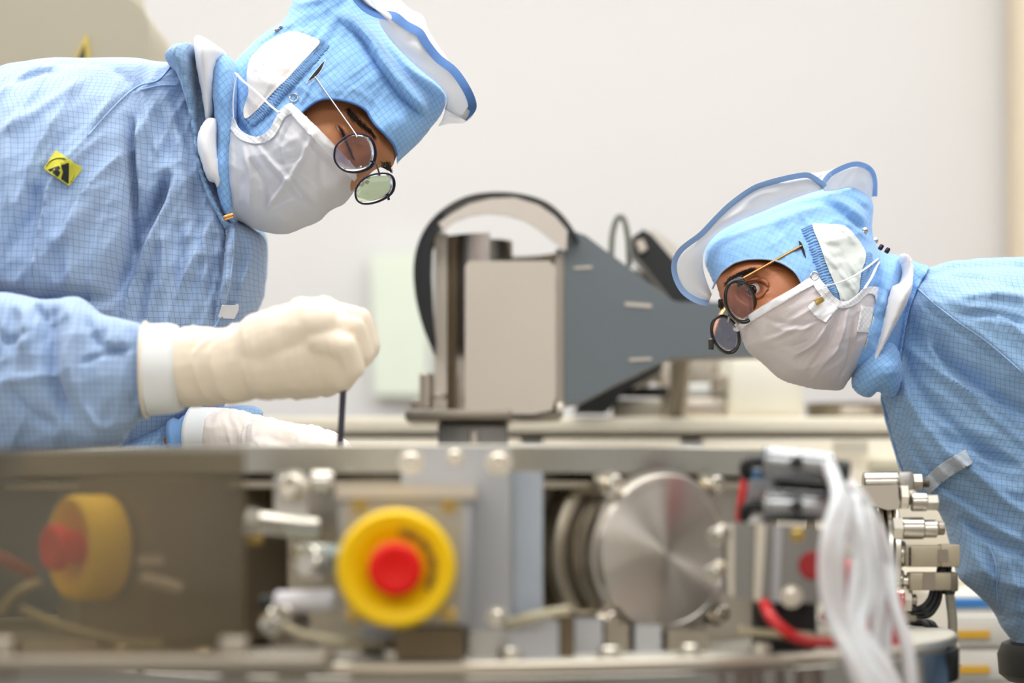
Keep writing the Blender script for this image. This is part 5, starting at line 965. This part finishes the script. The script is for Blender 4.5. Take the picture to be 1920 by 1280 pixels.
HOODR = [(1336, 542), (1326, 520), (1317, 496), (1320, 470), (1335, 448), (1355, 431), (1390, 414), (1424, 400), (1466, 382), (1508, 366), (1539, 357), (1565, 354), (1592, 350), (1615, 360), (1634, 373), (1638, 395), (1634, 435), (1646, 466), (1664, 474), (1692, 478), (1714, 488), (1732, 498), (1724, 530), (1700, 600), (1684, 660), (1668, 710), (1656, 740), (1636, 728), (1604, 712), (1560, 700), (1480, 690), (1420, 650), (1380, 610), (1350, 570)]
hoodR = Puff(HOODR, 2.645, .096, step=.0022, bias=.006, tilt=[(1620, 520, 2.66), (1480, 430, 2.65), (1345, 560, 2.61), (1380, 620, 2.60), (1460, 690, 2.62)],
    strokes=[([(1330, 480), (1370, 440), (1430, 408), (1500, 384), (1545, 376)], 8, -.006), ([(1330, 462), (1370, 428), (1430, 398), (1500, 374), (1550, 366)], 6, .006), ([(1500, 392), (1518, 430), (1532, 480), (1548, 530), (1566, 560)], 7, .003), ([(1494, 396), (1508, 430), (1520, 480), (1536, 526)], 4, -.002), ([(1540, 362), (1580, 380), (1630, 420)], 8, .007), ([(1540, 378), (1580, 398), (1625, 438)], 7, -.007), ([(1560, 356), (1600, 372), (1636, 404)], 6, -.005), ([(1580, 412), (1610, 432), (1634, 452)], 6, .004), ([(1650, 480), (1640, 560), (1620, 620)], 7, -.007), ([(1680, 490), (1664, 540), (1650, 580)], 9, .009), ([(1700, 500), (1680, 560), (1664, 620)], 6, -.008), ([(1628, 470), (1624, 520), (1618, 560)], 5, .004)],
    noise=[(-.9, .014, .06, .004, 1), (.5, .02, .07, .003, 2)])
holeR = [(1336, 541), (1345, 522), (1355, 508), (1374, 494), (1388, 489), (1401, 486), (1425, 485), (1447, 487), (1464, 492), (1477, 499), (1488, 507), (1496, 517), (1503, 530), (1500, 600), (1440, 640), (1380, 640), (1340, 600), (1328, 560)]
hoodR.build('hood', M_hood2, RB, holes=[holeR])
cord('face_opening_hem', holeR[:13], hoodR, .0011, M_trimR, RB, .001)
sheet('ear_panel', [(1523, 422), (1540, 420), (1577, 422), (1592, 430), (1607, 447), (1616, 460), (1623, 474), (1622, 490), (1615, 508), (1612, 530), (1610, 546), (1600, 558), (1585, 566), (1576, 564), (1572, 548), (1564, 530), (1556, 512), (1548, 492), (1538, 462)], hoodR, M_earR, RB, .0015, 2, .0006, wave=.003)
for pl in ([(1517, 424), (1532, 462), (1544, 498), (1560, 540), (1566, 560)], [(1509, 428), (1524, 466), (1536, 502), (1550, 536)], [(1628, 474), (1628, 496), (1620, 520), (1618, 548)]):
    q = cr(pl, 16); g = Geo()
    for i in range(0, len(q)-1, 2):
        a = q[i]; t = q[i+1]-q[i]; t /= np.linalg.norm(t)+1e-9; nn = np.array([-t[1], t[0]])*random.uniform(5, 8); p = hoodR.on([a[0]-nn[0], a[0], a[0]+nn[0]], [a[1]-nn[1], a[1], a[1]+nn[1]], .0004); tube(p, .0014, 6, False, 2, g=g, rf=lambda t: math.sin(math.pi*min(max(t, .06), .94))**.5)
    o = g.obj('gathered_seam', M_hood2, RB, 180); o['kind'] = 'stuff'
sheet('temple_slit', [(1497, 450), (1503, 456), (1508, 468), (1512, 486), (1506, 476), (1500, 462)], hoodR, M_dark, RB, .0012, 1.5, .0004, smooth=0)
innR = [(1334, 552), (1322, 520), (1317, 494), (1320, 470), (1335, 447), (1355, 430), (1390, 412), (1424, 398), (1466, 380), (1508, 364), (1538, 356)]
outR = [(1330, 564), (1309, 559), (1286, 544), (1272, 520), (1269, 494), (1282, 470), (1317, 443), (1347, 412), (1374, 386), (1412, 359), (1440, 348), (1470, 340), (1500, 334), (1516, 334), (1535, 346), (1543, 354)]
strip('veil_brim', innR, outR, [2.62, 2.60, 2.58, 2.575, 2.58], [2.62, 2.59, 2.57, 2.565, 2.575], M_veil, RB, mid=.008, ruf=.004)
dR = np.interp(np.linspace(0, 1, len(outR)), [0, .25, .5, .75, 1], [2.62, 2.59, 2.57, 2.565, 2.575])
edging(outR, dR, -10, M_trimR, RB)
o2r = [(1543, 354), (1554, 336), (1568, 325), (1596, 313), (1615, 313), (1630, 322), (1636, 340), (1636, 368)]
strip('veil_brim', [(1545, 358), (1565, 357), (1592, 352), (1615, 361), (1632, 372)], o2r, [2.60, 2.62, 2.66], [2.59, 2.62, 2.66], M_veil, RB, ruf=.003)
edging(o2r, np.linspace(2.58, 2.66, 8), -9, M_trimR, RB)
strip('veil_brim', [(1500, 340), (1530, 345), (1560, 345)], [(1516, 326), (1548, 322), (1580, 312)], [2.70, 2.70, 2.70], [2.71, 2.71, 2.70], M_veil, RB, ruf=.003, seed=5)
for x, y in ((1621, 433), (1640, 452)): lathe([(.0035, 0), (.0035, .002), (.0015, .003)], hoodR.on([x], [y], .001)[0], (.4, -.8, .3), 12).obj('snap', M_chrome, RB)
MR = [(1640, 460), (1600, 420), (1520, 400), (1440, 430), (1385, 500), (1362, 570), (1372, 606), (1376, 618), (1383, 628), (1393, 654), (1405, 668), (1420, 678), (1434, 690), (1447, 703), (1460, 713), (1477, 720), (1500, 726), (1523, 731), (1550, 733), (1574, 732), (1586, 716), (1606, 690), (1628, 664), (1640, 630), (1650, 600), (1660, 540)]
maskR = Puff(MR, 2.635, .106, step=.0018, bias=.010, tilt=[(1620, 520, 2.65), (1480, 430, 2.645), (1380, 610, 2.60), (1460, 690, 2.61)],
    strokes=[([(1400, 640), (1440, 638), (1500, 610)], 5.25, 0.0075), ([(1396, 650), (1450, 655), (1520, 640)], 4.5, -0.0060), ([(1560, 590), (1530, 640), (1480, 670)], 5.25, 0.0090), ([(1575, 580), (1548, 650), (1510, 700)], 5.25, -0.0067), ([(1590, 580), (1570, 650), (1530, 700), (1520, 720)], 4.5, 0.0083), ([(1430, 590), (1480, 605), (1540, 598)], 3.75, -0.0045), ([(1600, 600), (1590, 670), (1570, 720)], 4.5, -0.0075), ([(1470, 690), (1520, 690), (1580, 650)], 5.25, 0.0060), ([(1450, 615), (1490, 620), (1520, 612)], 3, 0.0045), ([(1600, 640), (1612, 600), (1615, 570)], 3.75, 0.0060)],
    noise=[(.5, .014, .06, .005, 3), (1.1, .018, .05, .003, 7)])
maskR.build('face_mask', M_maskR, RB, regions=[[(1374, 606), (1400, 592), (1440, 566), (1490, 538), (1527, 513), (1536, 522), (1548, 538), (1562, 556), (1581, 567), (1596, 562), (1607, 553), (1616, 543), (1630, 537), (1650, 541), (1656, 548), (1654, 580), (1648, 605), (1640, 640), (1634, 680), (1600, 760), (1500, 760), (1400, 720), (1360, 640)]])
sheet('mask_nose_band', [(1374, 611), (1400, 593), (1440, 569), (1490, 540), (1526, 516), (1536, 528), (1500, 548), (1450, 578), (1410, 602), (1382, 622)], maskR, M_white, RB, .0018, 2, .001, smooth=2)
sheet('mask_edge_binding', [(1526, 515), (1536, 522), (1549, 538), (1563, 556), (1581, 566), (1596, 561), (1607, 552), (1617, 543), (1630, 537), (1653, 541), (1655, 560), (1648, 606), (1636, 645), (1628, 664), (1618, 660), (1628, 630), (1640, 580), (1640, 555), (1626, 551), (1612, 564), (1598, 574), (1580, 578), (1560, 572), (1540, 556), (1524, 532)], maskR, M_bind, RB, .0022, 1.8, .0008, smooth=2)
sheet('mask_check_patch', [(1614, 574), (1638, 576), (1634, 600), (1628, 624), (1606, 622), (1610, 600)], maskR, M_bind, RB, .002, 2, .0006, smooth=0)
sheet('mask_tag', [(1514, 576), (1524, 566), (1540, 556), (1570, 578), (1560, 590), (1549, 605), (1530, 594)], maskR, M_white, RB, .004, 2, .001, smooth=0)
sheet('tag_clip', [(1526, 562), (1540, 555), (1545, 564), (1531, 573)], maskR, mat('brass_clip', (190, 160, 96), .4, .7), RB, .008, 1.5, .0015, smooth=0)
cord('snap_ring', [(1527+7*math.cos(t), 517+7.5*math.sin(t)) for t in np.linspace(0, 2*math.pi, 9)[:-1]], maskR, .0009, M_chrome, RB, .003, True)
cord('mask_strap', [(1546, 536), (1572, 530), (1600, 518), (1630, 498), (1654, 478)], maskR, .0021, M_strap, RB, .010, flat=.35)
cord('mask_strap', [(1620, 542), (1634, 520), (1644, 498), (1656, 480)], maskR, .0019, M_strap, RB, .010, flat=.35)
for x, y in ((1649, 468), (1661, 474)): lathe([(.002, 0), (.0025, .001), (.0025, .005), (.002, .006)], P(x, y, 2.56), (.5, 0, .8), 10).obj('strap_toggle', M_gun, RB)
cc = [(1692, 480), (1701, 500), (1702, 520), (1694, 550), (1680, 585), (1662, 615), (1648, 645), (1634, 676), (1620, 690), (1640, 640), (1652, 600), (1664, 570), (1672, 556), (1684, 530), (1696, 516)]
wr2 = Puff([(1686, 478), (1698, 482), (1705, 505), (1702, 540), (1690, 575), (1668, 620), (1650, 655), (1632, 690), (1620, 694), (1634, 660), (1648, 610), (1656, 570), (1666, 540), (1684, 532), (1692, 510)], 2.60, .075, step=.0025, power=.4, noise=[(1.2, .012, .05, .004, 2)]); wr2.build('inner_cap_edge', M_white, RB)
lob = Puff([(1600, 700), (1620, 670), (1650, 640), (1680, 650), (1690, 700), (1680, 740), (1664, 742), (1645, 734), (1632, 745), (1612, 740), (1597, 722)], 2.60, .045, step=.0025, power=.45, noise=[(.2, .014, .05, .006, 2)]); lob.build('hood_neck_flap', M_hood, RB)
# spectacles R
def ell(a, b, th, n=12): return [(a*math.cos(t)*math.cos(th)-b*math.sin(t)*math.sin(th), a*math.cos(t)*math.sin(th)+b*math.sin(t)*math.cos(th)) for t in np.linspace(0, 2*math.pi, n, endpoint=False)]
ptr = Vector(hoodR.on([1502], [461], .002)[0]); phr = P(1396, 520, 2.54)
gr = spectacles(RB, (1388, 565, 2.54, ell(27, 40, -.28), (.0001, .0002)), (1360, 627, 2.60, ell(24, 36, -.38), (.0001, .0002)), None, (M_black, M_gold), (M_lens, M_lens),
    [ptr, ptr*.5+phr*.5+Vector((0, -.003, 0)), phr, P(1384, 527, 2.537)], [P(1333, 642, 2.60), P(1345, 600, 2.69), P(1365, 570, 2.72)], [P(1368, 590, 2.56), P(1366, 598, 2.575), P(1366, 604, 2.585)], .0019, 'black round-rimmed glasses with gold temples', 1.3)
box(P(1387, 527, 2.535), (.010, .005, .010), bev=.001, rot=Matrix.Rotation(-.5, 3, 'Y')).obj('hinge', M_black, gr)
box(P(1333, 644, 2.598), (.006, .005, .014), bev=.001).obj('hinge', M_black, gr)
# coverall R
TR = [(1684, 560), (1694, 530), (1708, 505), (1722, 496), (1742, 501), (1775, 491), (1810, 487), (1850, 484), (1900, 482), (1960, 486), (2080, 510), (2240, 570), (2420, 700), (2560, 880), (2600, 1060), (2520, 1220), (2350, 1260), (2150, 1240), (1990, 1230), (1915, 1224), (1898, 1200), (1880, 1176), (1868, 1150), (1840, 1120), (1800, 1084), (1792, 1050), (1780, 1000), (1768, 965), (1745, 945), (1722, 925), (1704, 905), (1690, 880), (1680, 850), (1668, 810), (1658, 770), (1652, 742), (1664, 690), (1672, 620)]
torR = Puff(TR, 2.65, .135, step=.0026, power=.45,
    bumps=[([(1700, 560), (1760, 510), (1860, 500), (1960, 510), (2200, 600), (2400, 760), (2300, 900), (2100, 860), (1960, 800), (1860, 740), (1760, 660), (1710, 610)], .07, .8)],
    strokes=[([(1712, 530), (1740, 560), (1790, 600), (1850, 640), (1920, 700), (2000, 750)], 4.25, 0.0052), ([(1708, 540), (1736, 572), (1784, 612), (1846, 654), (1916, 714)], 4.25, -0.0078), ([(1740, 620), (1780, 680), (1850, 730), (1930, 780)], 7.65, -0.0117), ([(1720, 600), (1760, 680), (1830, 760), (1920, 830)], 9.35, 0.0130), ([(1690, 640), (1720, 720), (1790, 800), (1890, 880)], 7.65, -0.0130), ([(1676, 660), (1700, 750), (1760, 830), (1860, 920), (1940, 970)], 8.5, 0.0117), ([(1670, 720), (1690, 800), (1740, 880), (1820, 950), (1920, 1010)], 6.8, -0.0104), ([(1790, 560), (1850, 550), (1920, 560)], 10.2, 0.0117), ([(1800, 590), (1870, 590), (1930, 610)], 6.8, -0.0104), ([(1780, 520), (1850, 525), (1920, 545)], 5.95, -0.0065),
             ([(1740, 940), (1800, 970), (1860, 1010), (1930, 1050)], 6.8, -0.0156), ([(1740, 920), (1810, 950), (1870, 990), (1930, 1020)], 7.65, 0.0117), ([(1800, 870), (1850, 900), (1920, 930)], 10.2, 0.0104), ([(1780, 820), (1850, 850), (1920, 880)], 7.65, -0.0091), ([(1850, 1030), (1866, 1080), (1870, 1130), (1890, 1170)], 4.25, -0.0104), ([(1800, 1010), (1830, 1060), (1846, 1110)], 7.65, 0.0078), ([(1880, 1040), (1900, 1100), (1905, 1180)], 7.65, 0.0078)],
    noise=[(-.7, .032, .14, .020, 3), (-.3, .05, .12, .010, 6), (-1.0, .014, .07, .004, 8)])
torR.build('coverall', M_gown2, RB)
cord('sleeve_seam', [(1712, 532), (1744, 562), (1792, 600), (1850, 640), (1920, 700)], torR, .0009, M_trimR, RB, .001)
cord('sleeve_seam', [(1700, 900), (1740, 940), (1800, 970)][:0] or [(1853, 1020), (1868, 1060), (1870, 1120), (1884, 1160)], torR, .0009, M_trimR, RB, .001)
sheet('collar_band', [(1684, 560), (1694, 530), (1708, 505), (1724, 497), (1742, 503), (1726, 530), (1706, 580), (1694, 640), (1684, 700), (1676, 740), (1666, 740), (1668, 680), (1674, 620)], torR, M_hood, RB, .004, 3, .0015)
g = sheet('grey_webbing_loop', [(1810, 843), (1824, 870), (1792, 886), (1768, 903), (1744, 926), (1728, 902), (1756, 876), (1776, 862)], torR, mat('grey_webbing', (190, 198, 208), .8, bump=.001, bscale=260), RB, .008, 2.5, .0015, smooth=0)
cord('zip_edge', [(1654, 744), (1662, 780), (1674, 820), (1686, 862), (1700, 895)], torR, .0016, M_hood, RB, .004)
for s in (-1, 1):
    g = Geo(); a = P(2260, 1260, 2.66+s*.12); lathe([(.05, -.02), (.085, .0), (.085, .25), (.075, .55), (.07, a.z-.09)], a, Vector((.78, 2.66+s*.15, .1))-a, 28, g)
    lathe([(.10, 0), (.12, .1), (.095, (a-P(2380, 1080, 2.66)).length)], P(2380, 1080, 2.66)+Vector((0, s*.09, 0)), a-P(2380, 1080, 2.66)-Vector((0, s*.09, 0)), 28, g); g.obj('trouser_leg', M_gown2, RB, 180)
    blob('boot', [(Vector((.80, 2.66+s*.15, .06)), .05, Vector((.61, 2.66+s*.15, .05)), .043), (Vector((.79, 2.66+s*.15, .07)), .05, Vector((.78, 2.66+s*.15, .24)), .058)], .009, M_white, RB, 4)
blob('glove', [(P(2100, 1030, 2.45), .036, P(2100, 1110, 2.45), .04)]+finger([(2085, 1120, 2.43), (2080, 1160, 2.43), (2078, 1190, 2.435)], [.012, .011, .009])+finger([(2100, 1120, 2.43), (2098, 1168, 2.43), (2096, 1200, 2.435)], [.012, .011, .009])+finger([(2118, 1120, 2.44), (2118, 1164, 2.44), (2116, 1194, 2.445)], [.012, .011, .009])+finger([(2132, 1110, 2.45), (2136, 1146, 2.45), (2134, 1170, 2.45)], [.012, .010, .009])+finger([(2080, 1090, 2.46), (2060, 1120, 2.47), (2054, 1144, 2.47)], [.014, .012, .010]), .004, M_gloveW, RB, 3)
